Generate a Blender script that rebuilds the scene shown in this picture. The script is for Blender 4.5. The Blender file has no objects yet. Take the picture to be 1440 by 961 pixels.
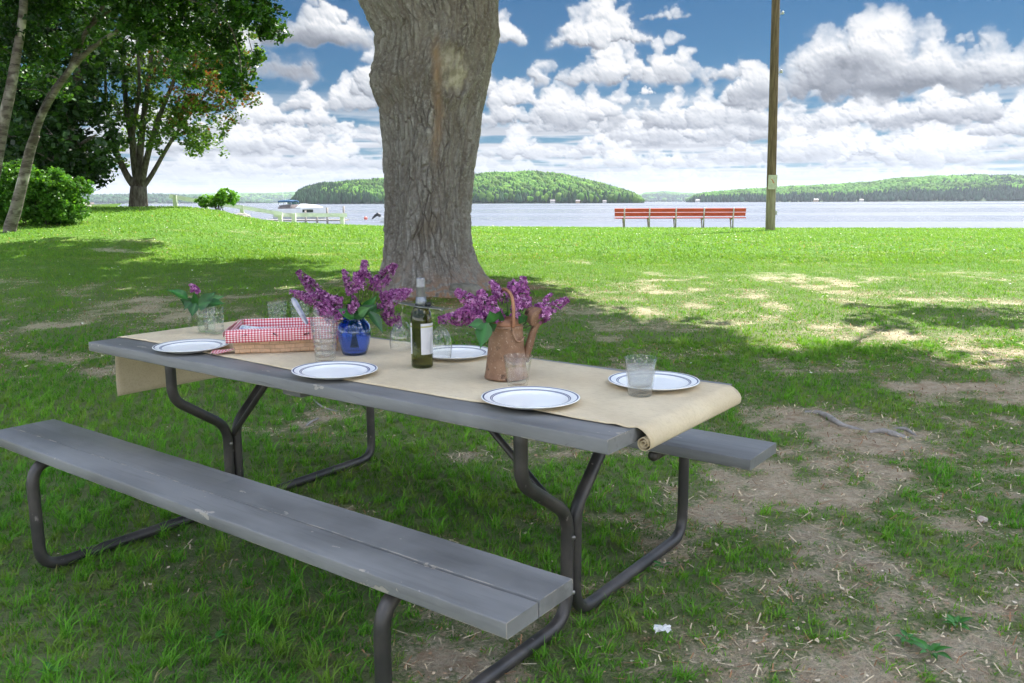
import bpy, math, random
import numpy as np
from mathutils import Vector, Matrix, Euler
random.seed(7); RNG = np.random.default_rng(11)
S = bpy.context.scene; COL = S.collection
PI = math.pi
# ------------------------------------------------------------------ camera
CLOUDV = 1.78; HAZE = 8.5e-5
F, PITCH, ROLL, CAMH = 1175.76, 0.1653, 0.0033, 1.3196      # focal length in photo pixels (1440 wide)
cam_d = bpy.data.cameras.new("camera"); cam = bpy.data.objects.new("camera", cam_d); COL.objects.link(cam)
cam_d.sensor_width = 36; cam_d.lens = F / 1440 * 36; cam_d.clip_start = 0.05; cam_d.clip_end = 30000
cam.matrix_world = Matrix.Translation((0, 0, CAMH)) @ Matrix.Rotation(PI/2 - PITCH, 4, 'X') @ Matrix.Rotation(-ROLL, 4, 'Z')
S.camera = cam
def ray(u, v):
    X = (u-720)/F; Y = (480.5-v)/F
    c, s = math.cos(ROLL), math.sin(ROLL); a, b = X*c+Y*s, -X*s+Y*c
    c, s = math.cos(PITCH), math.sin(PITCH)
    return Vector((a, c+b*s, -s+b*c))
def at(u, v, Y):                       # point seen at photo pixel (u,v) on the vertical plane y=Y
    r = ray(u, v); return Vector((0, 0, CAMH)) + r*(Y/r.y)
def atz(u, v, z):
    r = ray(u, v); return Vector((0, 0, CAMH)) + r*((z-CAMH)/r.z)
# ------------------------------------------------------------------ table frame
TX, TY, YAW = -0.5247, 2.9596, -0.6371
def tab(a, b, z=0.76):
    c, s = math.cos(YAW), math.sin(YAW); return Vector((TX+a*c-b*s, TY+a*s+b*c, z))
def tabinv(p):
    c, s = math.cos(YAW), math.sin(YAW); dx, dy = p[0]-TX, p[1]-TY; return dx*c+dy*s, -dx*s+dy*c
# ------------------------------------------------------------------ noise (numpy)
def _h(ix, iy, seed):
    n = (ix.astype(np.int64)*374761393 + iy.astype(np.int64)*668265263 + seed*1442695041) & 0xffffffff
    n = ((n ^ (n >> 13))*1274126177) & 0xffffffff
    n = ((n ^ (n >> 16))*2246822519) & 0xffffffff
    return ((n ^ (n >> 15)) & 0xffffff)/float(0xffffff)
def vn(x, y, seed=0):
    x = np.asarray(x, float); y = np.asarray(y, float)
    ix, iy = np.floor(x), np.floor(y); fx, fy = x-ix, y-iy
    fx = fx*fx*fx*(fx*(fx*6-15)+10); fy = fy*fy*fy*(fy*(fy*6-15)+10)
    a = _h(ix, iy, seed); b = _h(ix+1, iy, seed); c = _h(ix, iy+1, seed); d = _h(ix+1, iy+1, seed)
    return (a*(1-fx)+b*fx)*(1-fy) + (c*(1-fx)+d*fx)*fy
def fbm(x, y, o=4, seed=0, g=.5):
    t = 0; a = 1; n = 0
    for k in range(o):
        t = t + a*vn(x*2**k+17.3*k, y*2**k-9.1*k, seed+k); n += a; a *= g
    return t/n
def sst(a, b, x):
    t = np.clip((np.asarray(x, float)-a)/(b-a), 0, 1); return t*t*(3-2*t)
# ------------------------------------------------------------------ objects
def tag(o, label=None, cat=None, group=None, kind=None):
    if label: o['label'] = label
    if cat: o['category'] = cat
    if group: o['group'] = group
    if kind: o['kind'] = kind
    return o
def empty(name, loc=(0, 0, 0), rz=0, label=None, cat=None, group=None):
    o = bpy.data.objects.new(name, None); o.empty_display_size = .1; COL.objects.link(o)
    o.location = loc; o.rotation_euler = (0, 0, rz); return tag(o, label, cat, group)
def copy_tree(o, parent=None):
    c = o.copy(); COL.objects.link(c); c.parent = parent
    for ch in [x for x in COL.objects if x.parent == o]: copy_tree(ch, c)
    return c
class MB:
    def __init__(s): s.v = []; s.f = []; s.m = []; s.uv = None; s.k = 0
    def add(s, v, f, m=None, mi=0):
        n = s.k
        for p in v:
            p = Vector(p)
            if m is not None: p = m @ p
            s.v.append(p[:])
        s.k += len(v)
        s.f += [tuple(i+n for i in q) for q in f]; s.m += [mi]*len(f); return s
    def box(s, x0, x1, y0, y1, z0, z1, m=None, mi=0):
        v = [(x, y, z) for z in (z0, z1) for y in (y0, y1) for x in (x0, x1)]
        return s.add(v, [(0, 2, 3, 1), (4, 5, 7, 6), (0, 1, 5, 4), (2, 6, 7, 3), (0, 4, 6, 2), (1, 3, 7, 5)], m, mi)
    def lathe(s, prof, n=48, m=None, mi=0, cap0=False, cap1=False):
        v = []; f = []
        for r, z in prof:
            for k in range(n):
                a = 2*PI*k/n; v.append((r*math.cos(a), r*math.sin(a), z))
        for i in range(len(prof)-1):
            for k in range(n):
                a, b = i*n+k, i*n+(k+1) % n; f.append((a, b, b+n, a+n))
        if cap0: f.append(tuple(range(n-1, -1, -1)))
        if cap1: f.append(tuple(range((len(prof)-1)*n, len(prof)*n)))
        return s.add(v, f, m, mi)
    def tube(s, pts, rad, n=12, caps=True, m=None, mi=0):
        pts = [Vector(p) for p in pts]
        if not hasattr(rad, '__len__'): rad = [rad]*len(pts)
        v = []; f = []; t0 = (pts[1]-pts[0]).normalized()
        up = Vector((0, 0, 1)) if abs(t0.z) < .9 else Vector((1, 0, 0))
        nrm = t0.cross(up).normalized()
        for i, p in enumerate(pts):
            t = (pts[min(i+1, len(pts)-1)]-pts[max(i-1, 0)]).normalized()
            nrm = (nrm - t*nrm.dot(t)).normalized(); bn = t.cross(nrm)
            for k in range(n):
                a = 2*PI*k/n; v.append(p + (nrm*math.cos(a)+bn*math.sin(a))*rad[i])
        for i in range(len(pts)-1):
            for k in range(n):
                a, b = i*n+k, i*n+(k+1) % n; f.append((a, b, b+n, a+n))
        if caps: f.append(tuple(range(n-1, -1, -1))); f.append(tuple(range((len(pts)-1)*n, len(pts)*n)))
        return s.add(v, f, m, mi)
    def build(s, name, mats, parent=None, smooth=True, auto=None):
        me = bpy.data.meshes.new(name); me.from_pydata(s.v, [], s.f)
        for mt in (mats if isinstance(mats, (list, tuple)) else [mats]): me.materials.append(mt)
        me.polygons.foreach_set('material_index', s.m)
        me.update()
        if smooth: me.polygons.foreach_set('use_smooth', [True]*len(me.polygons))
        if auto is not None: me.set_sharp_from_angle(angle=math.radians(auto))
        o = bpy.data.objects.new(name, me); COL.objects.link(o); o.parent = parent
        return o
def npmesh(name, V, Q, mat, parent=None, tri=False, smooth=False, attrs=None, col=None):
    """fast mesh from arrays; V (n,3), Q (m,3|4)"""
    me = bpy.data.meshes.new(name); n = len(V); k = Q.shape[1]; m = len(Q)
    me.vertices.add(n); me.vertices.foreach_set('co', np.ascontiguousarray(V, np.float32).ravel())
    me.loops.add(m*k); me.loops.foreach_set('vertex_index', np.ascontiguousarray(Q, np.int32).ravel())
    me.polygons.add(m); me.polygons.foreach_set('loop_start', np.arange(0, m*k, k, dtype=np.int32))
    me.polygons.foreach_set('loop_total', np.full(m, k, np.int32))
    if smooth: me.polygons.foreach_set('use_smooth', np.ones(m, bool))
    me.update(calc_edges=True)
    for nm, arr in (attrs or {}).items():
        a = me.attributes.new(nm, 'FLOAT', 'POINT'); a.data.foreach_set('value', np.ascontiguousarray(arr, np.float32))
    if col is not None:
        a = me.attributes.new('tint', 'FLOAT_COLOR', 'POINT')
        c = np.ones((n, 4), np.float32); c[:, :3] = col; a.data.foreach_set('color', c.ravel())
    me.materials.append(mat)
    o = bpy.data.objects.new(name, me); COL.objects.link(o); o.parent = parent
    return o
def smooth_path(P, n=6):
    P = [Vector(p) for p in P]; out = []
    for i in range(len(P)-1):
        p0 = P[max(i-1, 0)]; p1 = P[i]; p2 = P[i+1]; p3 = P[min(i+2, len(P)-1)]
        for k in range(n):
            t = k/n
            out.append(.5*((2*p1)+(p2-p0)*t+(2*p0-5*p1+4*p2-p3)*t*t+(3*p1-p0-3*p2+p3)*t**3))
    out.append(P[-1]); return out
def fillet(P, r, n=8):
    """polyline with rounded corners"""
    P = [Vector(p) for p in P]; out = [P[0]]
    for i in range(1, len(P)-1):
        a = (P[i-1]-P[i]); b = (P[i+1]-P[i]); la, lb = a.length, b.length
        a.normalize(); b.normalize(); ri = r[i-1] if hasattr(r, '__len__') else r
        ang = a.angle(b); d = min(ri/math.tan(ang/2), la*.48, lb*.48)
        p, q = P[i]+a*d, P[i]+b*d
        for k in range(n+1):
            t = k/n; out.append((1-t)**2*p + 2*t*(1-t)*P[i] + t*t*q)
    out.append(P[-1]); return out
# ------------------------------------------------------------------ materials
class NT:
    def __init__(s, tree): s.t = tree; s.n = tree.nodes; s.l = tree.links
    def __call__(s, typ, **kw):
        nd = s.n.new(typ)
        for k, v in kw.items():
            if k == 'i':
                for a, b in v.items():
                    sk = nd.inputs[a]
                    if isinstance(b, bpy.types.NodeSocket): s.l.new(b, sk)
                    elif hasattr(sk.default_value, '__len__') and not hasattr(b, '__len__'): sk.default_value = [b]*len(sk.default_value)
                    elif hasattr(b, '__len__') and len(b) == 3 and len(sk.default_value) == 4: sk.default_value = (*b, 1)
                    else: sk.default_value = b
            else: setattr(nd, k, v)
        return nd
    def math(s, op, a, b=None, c=None, clamp=False):
        i = {0: a}
        if b is not None: i[1] = b
        if c is not None: i[2] = c
        return s('ShaderNodeMath', operation=op, use_clamp=clamp, i=i).outputs[0]
    def vm(s, op, a, b=None, out=0, scale=None):
        i = {0: a}
        if b is not None: i[1] = b
        nd = s('ShaderNodeVectorMath', operation=op, i=i)
        if scale is not None:
            if isinstance(scale, bpy.types.NodeSocket): s.l.new(scale, nd.inputs['Scale'])
            else: nd.inputs['Scale'].default_value = scale
        return nd.outputs[out]
    def mix(s, f, a, b, blend='MIX'):
        nd = s('ShaderNodeMix', data_type='RGBA', blend_type=blend)
        for k, x in ((0, f), (6, a), (7, b)):
            if isinstance(x, bpy.types.NodeSocket): s.l.new(x, nd.inputs[k])
            elif hasattr(x, '__len__'): nd.inputs[k].default_value = (*x[:3], 1)
            else: nd.inputs[k].default_value = x if k == 0 else (x, x, x, 1)
        return nd.outputs[2]
    def ramp(s, f, stops, interp='LINEAR'):
        nd = s('ShaderNodeValToRGB', i={0: f}); cr = nd.color_ramp; cr.interpolation = interp
        while len(cr.elements) < len(stops): cr.elements.new(.5)
        for e, (p, c) in zip(cr.elements, stops):
            e.position = p; e.color = (c, c, c, 1) if not hasattr(c, '__len__') else (*c, 1)
        return nd.outputs[0]
    def rng(s, x, a, b, c=0, d=1, smooth=True):
        return s('ShaderNodeMapRange', interpolation_type='SMOOTHSTEP' if smooth else 'LINEAR', i={0: x, 1: a, 2: b, 3: c, 4: d}).outputs[0]
    def noise(s, vec, scale, det=4, rough=.55, out=0, **kw):
        return s('ShaderNodeTexNoise', i={'Vector': vec, 'Scale': scale, 'Detail': det, 'Roughness': rough, **kw}).outputs[out]
def newmat(name):
    m = bpy.data.materials.new(name); m.use_nodes = True; m.node_tree.nodes.clear(); n = NT(m.node_tree)
    out = n('ShaderNodeOutputMaterial'); return m, n, out
def coord(n, which='Object'): return n('ShaderNodeTexCoord').outputs[which]
def pmat(name, c1, c2=None, rough=.6, scale=6, metal=0, bump=0, bscale=None, spec=.5, det=5, stretch=None, coat=0, sheen=0, lo=.35, hi=.65):
    m, n, out = newmat(name); v = coord(n)
    if stretch: v = n.vm('MULTIPLY', v, stretch)
    b = n('ShaderNodeBsdfPrincipled', i={'Roughness': rough, 'Metallic': metal, 'Specular IOR Level': spec, 'Coat Weight': coat, 'Sheen Weight': sheen})
    if c2 is not None: n.l.new(n.mix(n.rng(n.noise(v, scale, det), lo, hi), c1, c2), b.inputs['Base Color'])
    else: b.inputs['Base Color'].default_value = (*c1, 1)
    if bump:
        bb = n('ShaderNodeBump', i={'Height': n.noise(v, bscale or scale*3, 5), 'Strength': 1, 'Distance': bump}); n.l.new(bb.outputs[0], b.inputs['Normal'])
    n.l.new(b.outputs[0], out.inputs[0]); return m
def glassmat(name, tint=(1, 1, 1), base=.04, rough=.02, mult=1.0):
    """clear thin-walled glass: transparent with a fresnel reflection"""
    m, n, out = newmat(name)
    lw = n.math('POWER', n('ShaderNodeLayerWeight', i={'Blend': .5}).outputs[1], 4.0)
    fac = n.math('MULTIPLY_ADD', lw, .55*mult, base, clamp=True)
    tr = n('ShaderNodeBsdfTransparent', i={'Color': tint}); gl = n('ShaderNodeBsdfGlossy', i={'Roughness': rough})
    mx = n('ShaderNodeMixShader', i={0: fac, 1: tr.outputs[0], 2: gl.outputs[0]}); n.l.new(mx.outputs[0], out.inputs[0]); return m
def leafmat(name, trans=.35, gloss=.25, rough=.45, tr_tint=(1.25, 1.15, .5)):
    """colour comes from the per-leaf attribute 'tint'"""
    m, n, out = newmat(name); c = n('ShaderNodeAttribute', attribute_name='tint').outputs['Color']
    b = n('ShaderNodeBsdfPrincipled', i={'Base Color': c, 'Roughness': rough, 'Specular IOR Level': gloss})
    t = n('ShaderNodeBsdfTranslucent', i={'Color': n.mix(1.0, c, tr_tint, 'MULTIPLY')})
    mx = n('ShaderNodeMixShader', i={0: trans, 1: b.outputs[0], 2: t.outputs[0]}); n.l.new(mx.outputs[0], out.inputs[0]); return m

# ------------------------------------------------------------------ world: Nishita sky behind procedural cumulus
SUN_AZ, SUN_EL = math.radians(38), math.radians(54)
W = bpy.data.worlds.new("World"); S.world = W; W.use_nodes = True; W.node_tree.nodes.clear()
CW, CH = 6144, 768                       # cloud map: x = azimuth over the full circle, y = sqrt(elevation / 90 deg)
def cloud_map():
    rg = np.random.default_rng(5)
    C = np.zeros((CH, CW), np.float32); A = np.zeros((CH, CW), np.float32)
    def X(az): return (az/(2*PI)+.5)*CW
    def Y(el): return math.sqrt(max(el, 0)/(PI/2))*CH
    Lx, Ly, Lz = .42, .76, .50
    def cloud(ax, eb, w, h, peaks=None, dark=.5, haze=0., n=None, soft=.12, dark_spot=None):
        """one cumulus: heap of puffs on a flat base; ax, eb, w, h in radians"""
        x0, x1 = int(X(ax-w*.62)), int(X(ax+w*.62))+1; y0, y1 = int(Y(eb-h*.3)), int(Y(eb+h*1.45))+1
        y1 = min(y1, CH); x0 = max(x0, 0); x1 = min(x1, CW)
        if x1-x0 < 3 or y1-y0 < 2: return
        az = (np.arange(x0, x1)+.5)/CW*2*PI-PI; el = ((np.arange(y0, y1)+.5)/CH)**2*PI/2
        gx, gy = np.meshgrid((az-ax)/h, (el-eb)/h)                 # in cloud heights
        sd = int(rg.integers(1, 9999)); W_ = w/h
        wx = (fbm(gx*2.2, gy*2.6, 6, sd, .6)-.5)*.46; wy = (fbm(gx*2.2+50, gy*2.6, 6, sd+3, .6)-.5)*.40
        px, py = gx+wx, gy+wy
        n = n or int(26+W_*24)
        H = np.full(px.shape, -1.0)
        if peaks is None:
            k = max(1, int(W_*.7)); peaks = [(rg.uniform(-.4, .4), rg.uniform(.55, 1)) for _ in range(k)]+[(rg.uniform(-.2, .2), 1)]
        def env(t):
            e = .28*(1-(2*t)**4) if abs(t) < .5 else 0
            for p, hh in peaks: e = max(e, hh*math.exp(-((t-p)*W_/(.55*max(hh, .4)))**2/1.0))
            return e*max(0, 1-(2*abs(t))**6)
        for i in range(n):
            t = rg.uniform(-.5, .5); e = env(t)
            if e < .05: continue
            q = rg.random()**.7; r = (.30-.17*q)*(.45+.7*e)*rg.uniform(.6, 1.15)
            cy = q*max(e-r*.8, .02)+.04; cx = t*W_
            dx, dy = px-cx, (py-cy)
            dy = np.where(dy < 0, dy*1.5, dy)
            d2 = dx*dx+dy*dy
            hh = r*r-d2
            z = np.where(hh > 0, np.sqrt(np.maximum(hh, 0)), -np.sqrt(np.maximum(-hh, 0))*.9)+.10*(1-q)
            H = np.maximum(H, z)
        bil = fbm(gx*3.6, gy*4.2, 6, sd+7, .6)
        Hd = H+(bil-.5)*.24; Hs = H+(bil-.5)*.16
        sx = w/W_/(2*PI/CW); dxp = (az[1]-az[0])/h
        Hy, Hx = np.gradient(Hs); ey = np.gradient(el/h)[:, None]
        Hx = Hx/dxp; Hy = Hy/ey
        k = .26; nl = 1/np.sqrt(1+(Hx*k)**2+(Hy*k)**2)
        lit = (-Hx*k*Lx-Hy*k*Ly+Lz)*nl
        base = sst(-.02, .42, gy+(fbm(gx*1.5, gy*1.5, 3, sd+9)-.5)*.35)
        sh = (.50+.66*lit+.10*np.clip(gy, 0, 1))*(1-dark*(1-base))
        if dark_spot:
            for sxp, syp, swx, swy, sk in dark_spot: sh = sh*(1-sk*np.exp(-((gx-sxp*W_)/swx)**2-((gy-syp)/swy)**2+(bil-.5)*1.5))
        edge = sst(-.02, .20+soft, Hd+.08)
        sh = np.clip(sh, .25, 1.0); sh = sh*(1-haze)+.77*haze
        al = edge*sst(-.14, .06, gy+(bil-.5)*.3)*(1-.25*haze)
        c = C[y0:y1, x0:x1]; a = A[y0:y1, x0:x1]
        C[y0:y1, x0:x1] = c*(1-al)+sh*al; A[y0:y1, x0:x1] = 1-(1-a)*(1-al)
    az_, el_ = np.meshgrid((np.arange(CW)+.5)/CW*2*PI-PI, ((np.arange(CH)+.5)/CH)**2*PI/2)
    # far pale banks that merge at the horizon
    inv = 1/(el_+.045)
    b = fbm(az_*inv*1.1, inv*2.4, 5, 77)
    m = sst(.40, .62, b+.20*sst(.11, .02, el_)-.4*sst(.11, .2, el_))*sst(.14, .07, el_)
    m = np.maximum(m, sst(.05, .0, el_)*.92)
    C[:] = .60+.18*(sst(.3, .7, fbm(az_*inv*1.3+5, inv*5+.3, 5, 91))); A[:] = m
    px = lambda u: math.atan2((u-720)/F, 1)
    def at_px(u, v, w, h, **k):
        a, e = math.atan2(ray(u, v).x, ray(u, v).y), math.asin(ray(u, v).normalized().z)
        cloud(a, e, w/F, h/F, **k)
    # rows from the horizon up, each nearer row larger
    for e in np.linspace(.006, .08, 9):
        hz = float(np.clip(.85-e*8, 0, 1)); step = .6*(e+.02)
        a = -PI+rg.uniform(0, step)
        while a < PI:
            wdt = (e+.018)*rg.uniform(1.2, 3.2); hgt = wdt*rg.uniform(.13, .24)+.002
            if rg.random() < .42: cloud(a, e+rg.uniform(-.003, .003), wdt, hgt, dark=.26, haze=hz, n=int(14+wdt/hgt*5), soft=.1)
            a += step*rg.uniform(.8, 2.0)
    # the rest of the dome, coarse
    for e in np.linspace(.34, 1.25, 9):
        for a in np.arange(-PI, PI, .42/math.cos(e)):
            if rg.random() < .5: cloud(a+rg.uniform(-.1, .1), e+rg.uniform(-.05, .05), rg.uniform(.3, .6), rg.uniform(.08, .16), n=18)
    for e in np.linspace(.11, .28, 5):
        for a in np.arange(-PI, PI, .34):
            if abs(a) > .62 and rg.random() < .6: cloud(a+rg.uniform(-.1, .1), e, rg.uniform(.2, .4), rg.uniform(.05, .09), n=22)
    # the large clouds over the lake, where the photograph has them
    at_px(420, 62, 330, 70, dark=.55, peaks=[(-.3, .9), (.1, 1), (.35, .5)], dark_spot=[(-.2, .5, 1.3, .6, .35)])
    at_px(300, 100, 260, 110, dark=.5)
    at_px(480, 158, 190, 62, peaks=[(-.25, .6), (.12, 1), (.35, .7)], dark=.3)
    at_px(395, 175, 150, 40, dark=.3)
    at_px(330, 215, 260, 50, dark=.35, haze=.1); at_px(470, 235, 220, 46, dark=.3, haze=.15)
    at_px(600, 140, 210, 90, dark=.3)
    at_px(1180, 180, 240, 50, dark=.3); at_px(1350, 172, 240, 56, dark=.4)
    at_px(980, 200, 260, 60, dark=.35); at_px(1150, 226, 300, 52, dark=.35, haze=.1); at_px(1340, 232, 300, 60, dark=.35, haze=.05)
    at_px(760, 222, 220, 46, dark=.3, haze=.1); at_px(890, 236, 200, 40, dark=.3, haze=.15)
    at_px(775, 176, 210, 66, peaks=[(-.3, .7), (.05, 1), (.32, .85)], dark=.32)
    at_px(985, 178, 190, 72, peaks=[(-.35, .35), (.0, .7), (.3, 1)], dark=.35)
    at_px(900, 116, 370, 64, peaks=[(-.34, .55), (-.1, 1), (.1, .95), (.36, .5)], dark=.30, n=150)
    at_px(838, 66, 135, 70, peaks=[(-.15, .75), (.12, 1)], dark=.12, n=70)
    at_px(935, 26, 70, 18, dark=.1, soft=.4); at_px(722, 148, 70, 40, dark=.2)
    at_px(1075, 152, 90, 60, dark=.25)
    at_px(1245, 134, 400, 112, peaks=[(-.40, .45), (-.2, .75), (-.04, 1), (.12, .72), (.3, .62), (.42, .7)], dark=.34, n=260,
          dark_spot=[(-.10, .30, .55, .17, .55), (.02, .06, 1.0, .11, .45)])
    at_px(910, 132, 24, 11, n=14, dark=.1); at_px(1358, 58, 26, 18, n=10, dark=.05, soft=.5)
    at_px(700, 60, 90, 40, dark=.2); at_px(1430, 190, 120, 44, dark=.3)
    return C, A
_C, _A = cloud_map()
px_ = np.ones((CH, CW, 4), np.float32); px_[..., 0] = _C; px_[..., 1] = _A; px_[..., 2] = 0
cimg = bpy.data.images.new("clouds", CW, CH, float_buffer=True, is_data=True); cimg.pixels.foreach_set(px_.ravel()); cimg.pack()
n = NT(W.node_tree)
dirv = n.vm('NORMALIZE', n('ShaderNodeTexCoord').outputs['Generated'])
sx, sy, sz = n('ShaderNodeSeparateXYZ', i={0: dirv}).outputs
U_ = n.math('MULTIPLY_ADD', n.math('ARCTAN2', sx, sy), 1/(2*PI), .5)
V_ = n.math('POWER', n.math('DIVIDE', n.math('ARCSINE', n.math('MAXIMUM', sz, .0)), PI/2), .5)
ti = n('ShaderNodeTexImage', image=cimg, interpolation='Linear', extension='EXTEND', i={0: n('ShaderNodeCombineXYZ', i={0: U_, 1: V_, 2: 0.0}).outputs[0]})
cs = n('ShaderNodeSeparateColor', i={0: ti.outputs[0]}).outputs
CLOUD = n.ramp(cs[0], [(0.25, (.17, .19, .23)), (.48, (.36, .385, .435)), (.72, (.66, .69, .73)), (.92, (.97, .97, .97))])
sky = n('ShaderNodeTexSky', sky_type='NISHITA', sun_disc=False, sun_elevation=SUN_EL, sun_rotation=SUN_AZ, air_density=1.0, dust_density=.2, ozone_density=3.0)
# the low sky over the lake is thin and deep blue; unseen sky higher up and behind is boosted and warmed to lift the shade
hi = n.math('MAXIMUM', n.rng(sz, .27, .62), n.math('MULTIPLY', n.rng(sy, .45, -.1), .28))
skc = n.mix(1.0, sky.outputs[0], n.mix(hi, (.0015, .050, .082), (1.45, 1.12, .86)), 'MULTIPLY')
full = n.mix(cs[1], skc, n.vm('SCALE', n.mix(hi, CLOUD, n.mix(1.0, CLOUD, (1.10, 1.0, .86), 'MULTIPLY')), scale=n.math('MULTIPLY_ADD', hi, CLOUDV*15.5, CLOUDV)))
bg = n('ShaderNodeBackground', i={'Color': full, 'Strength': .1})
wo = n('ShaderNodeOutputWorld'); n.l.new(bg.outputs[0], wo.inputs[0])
W.cycles.sampling_method = 'MANUAL'; W.cycles.sample_map_resolution = 1024
# ------------------------------------------------------------------ sun
sd = bpy.data.lights.new("sun", 'SUN'); sd.energy = 2.0; sd.angle = math.radians(.55); sd.color = (1, .955, .88)
so = bpy.data.objects.new("sun", sd); COL.objects.link(so)
SUNV = Vector((math.sin(SUN_AZ)*math.cos(SUN_EL), math.cos(SUN_AZ)*math.cos(SUN_EL), math.sin(SUN_EL)))
so.rotation_euler = (-SUNV).to_track_quat('-Z', 'Y').to_euler(); so.location = (10, 10, 30)
S.view_settings.view_transform = 'Standard'; S.view_settings.look = 'None'; S.view_settings.gamma = 1.0
S.view_settings.exposure = 2.5
S.render.engine = 'CYCLES'
S.cycles.transparent_max_bounces = 24; S.cycles.max_bounces = 10; S.cycles.transmission_bounces = 8; S.cycles.diffuse_bounces = 4
S.cycles.volume_bounces = 0; S.cycles.caustics_reflective = False; S.cycles.caustics_refractive = True

# ------------------------------------------------------------------ terrain
EX = [-200,-30,-13.7,-10.8,-9.6,-8.9,-7.8,-5.9,-4.4,-.5,4,9,17,40,200]; EZ = [.6,.62,.74,.74,.60,.40,.22,.12,.06,0,-.04,-.09,-.13,-.16,-.2]
WZ = -.42
def ground_z(x, y):
    x = np.asarray(x, float); y = np.asarray(y, float)
    e = np.interp(x*28/np.clip(y, 20, 40), EX, EZ)
    z = .45*sst(3.2, 21, y) + e*sst(9, 27, y)
    z = z + .035*(fbm(x*.16, y*.16, 3, 3)-.5)*sst(4, 9, y) + .012*(fbm(x*.9, y*.9, 3, 5)-.5)
    z = z - .10*sst(29, 34, y)*1.4
    z = z - np.maximum(e, 0)*.9*sst(28.5, 33, y)
    z = z - 2.6*sst(35.2, 41, y)
    z = z + .10*np.exp(-(((x+1.0)/1.7)**2+((y-10.8)/1.7)**2))       # soil heaped round the big tree
    return z
def gz(x, y): return float(ground_z(x, y))
def ground_at(u, v):
    r = ray(u, v); t = 1.0
    for k in range(6000):
        p = Vector((0, 0, CAMH))+r*t
        if p.z < gz(p.x, p.y): break
        t *= 1.004
    return p
DIRT = [(1060,655,150,55,1.0),(1200,625,150,35,.8),(1330,745,150,60,.75),(470,590,150,60,.95),(700,640,110,50,.8),(600,700,50,20,.4),(620,410,130,25,1.3),(735,420,70,18,.8),
        (900,405,110,14,.75),(1130,395,220,16,.5),(1000,420,120,14,.5),(1130,455,160,14,.45),(1350,400,160,16,.5),(150,353,90,5,1.3),(70,350,70,6,.6),(960,600,60,25,.5),(60,520,60,25,.5),(200,610,70,20,.5),(60,860,80,30,.6),(330,860,60,20,.5),(1180,760,80,25,.4),(1020,800,70,30,.45),
        (330,300,40,5,.6),(260,294,60,4,.5),(290,330,70,5,.3),(600,840,60,25,.35),(860,880,60,30,.3),(870,590,60,20,.5),(540,520,60,25,.6),(800,470,60,20,.5),(1300,560,120,18,.3)]
_D = []
for u, v, wu, wv, w in DIRT:
    p = ground_at(u, v); q = ground_at(u+wu, v); r_ = ground_at(u, v-wv); s_ = ground_at(u, v+wv)
    _D.append((p.x, p.y, max(abs(q.x-p.x), .08), max((abs(r_.y-p.y)+abs(s_.y-p.y))/2, .12), w))
def cover(x, y):
    """1 = thick grass, 0 = bare soil"""
    c = .88 + (fbm(x*.9, y*.9, 4, 21)-.5)*.95 + (fbm(x*3.3, y*3.3, 3, 31)-.5)*(1.25-.6*sst(9, 16, y)) + (fbm(x*11, y*11, 2, 33)-.5)*.85*sst(9, 5, y)
    c = c + .28*sst(9, 16, y) + .30*sst(1.0, -1.2, x)*sst(9, 4, y) 
    c = c - .12*sst(.3, 2.5, x)*sst(6.5, 3.5, y)
    d = 0
    for px_, py_, sx_, sy_, w in _D: d = np.maximum(d, w*np.exp(-1.2*(((x-px_)/sx_)**2+((y-py_)/sy_)**2)))
    return np.clip(c - .47*d, 0, 1)
def axis(parts):
    out = [parts[0][0]]
    for a, b, s0, s1 in parts:
        x = a
        while x < b-1e-6:
            t = (x-a)/(b-a); x += s0+(s1-s0)*t; out.append(min(x, b))
    return np.unique(np.round(out, 4))
gx = axis([(-400,-60,60,20),(-60,-12,6,.35),(-12,-5,.35,.07),(-5,5,.07,.07),(5,12,.07,.35),(12,60,.35,6),(60,400,20,60)])
gy = axis([(-120,-10,30,3),(-10,.5,2,.3),(.5,8,.05,.07),(8,20,.07,.2),(20,42,.2,.3),(42,60,2,5),(60,400,40,60)])
GX, GY = np.meshgrid(gx, gy); GZ = ground_z(GX, GY); GC = cover(GX, GY)
def gsamp(G, x, y):
    i = np.clip(np.searchsorted(gx, x)-1, 0, len(gx)-2); j = np.clip(np.searchsorted(gy, y)-1, 0, len(gy)-2)
    fx = np.clip((x-gx[i])/(gx[i+1]-gx[i]), 0, 1); fy = np.clip((y-gy[j])/(gy[j+1]-gy[j]), 0, 1)
    return (G[j, i]*(1-fx)+G[j, i+1]*fx)*(1-fy)+(G[j+1, i]*(1-fx)+G[j+1, i+1]*fx)*fy
nx, ny = len(gx), len(gy); idx = np.arange(nx*ny).reshape(ny, nx)
Q = np.stack([idx[:-1, :-1], idx[:-1, 1:], idx[1:, 1:], idx[1:, :-1]], -1).reshape(-1, 4)
m, n, out = newmat("lawn_soil_and_turf"); v = coord(n)
cov = n('ShaderNodeAttribute', attribute_name='cover').outputs['Fac']
sep = n('ShaderNodeSeparateXYZ', i={0: v}).outputs
n1 = n.noise(v, 14, 6, .65); n2 = n.noise(v, 60, 5, .6); n3 = n.noise(v, 1.1, 4); n4 = n.noise(v, 190, 3, .6)
soil = n.mix(n.rng(n1, .3, .7), (.50, .39, .26), (.72, .60, .44))
soil = n.mix(n.rng(n2, .52, .72), soil, (.68, .58, .44)); soil = n.mix(n.rng(n.noise(v, 6, 6, .7), .50, .78), soil, (.38, .22, .13))
soil = n.mix(n.math('MULTIPLY', n.rng(sep[1], 6.2, 8.5), .75), soil, n.mix(n2, (.58, .54, .32), (.74, .68, .46)))
soil = n.mix(n.rng(n4, .55, .75), soil, (.24, .18, .12))
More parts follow.
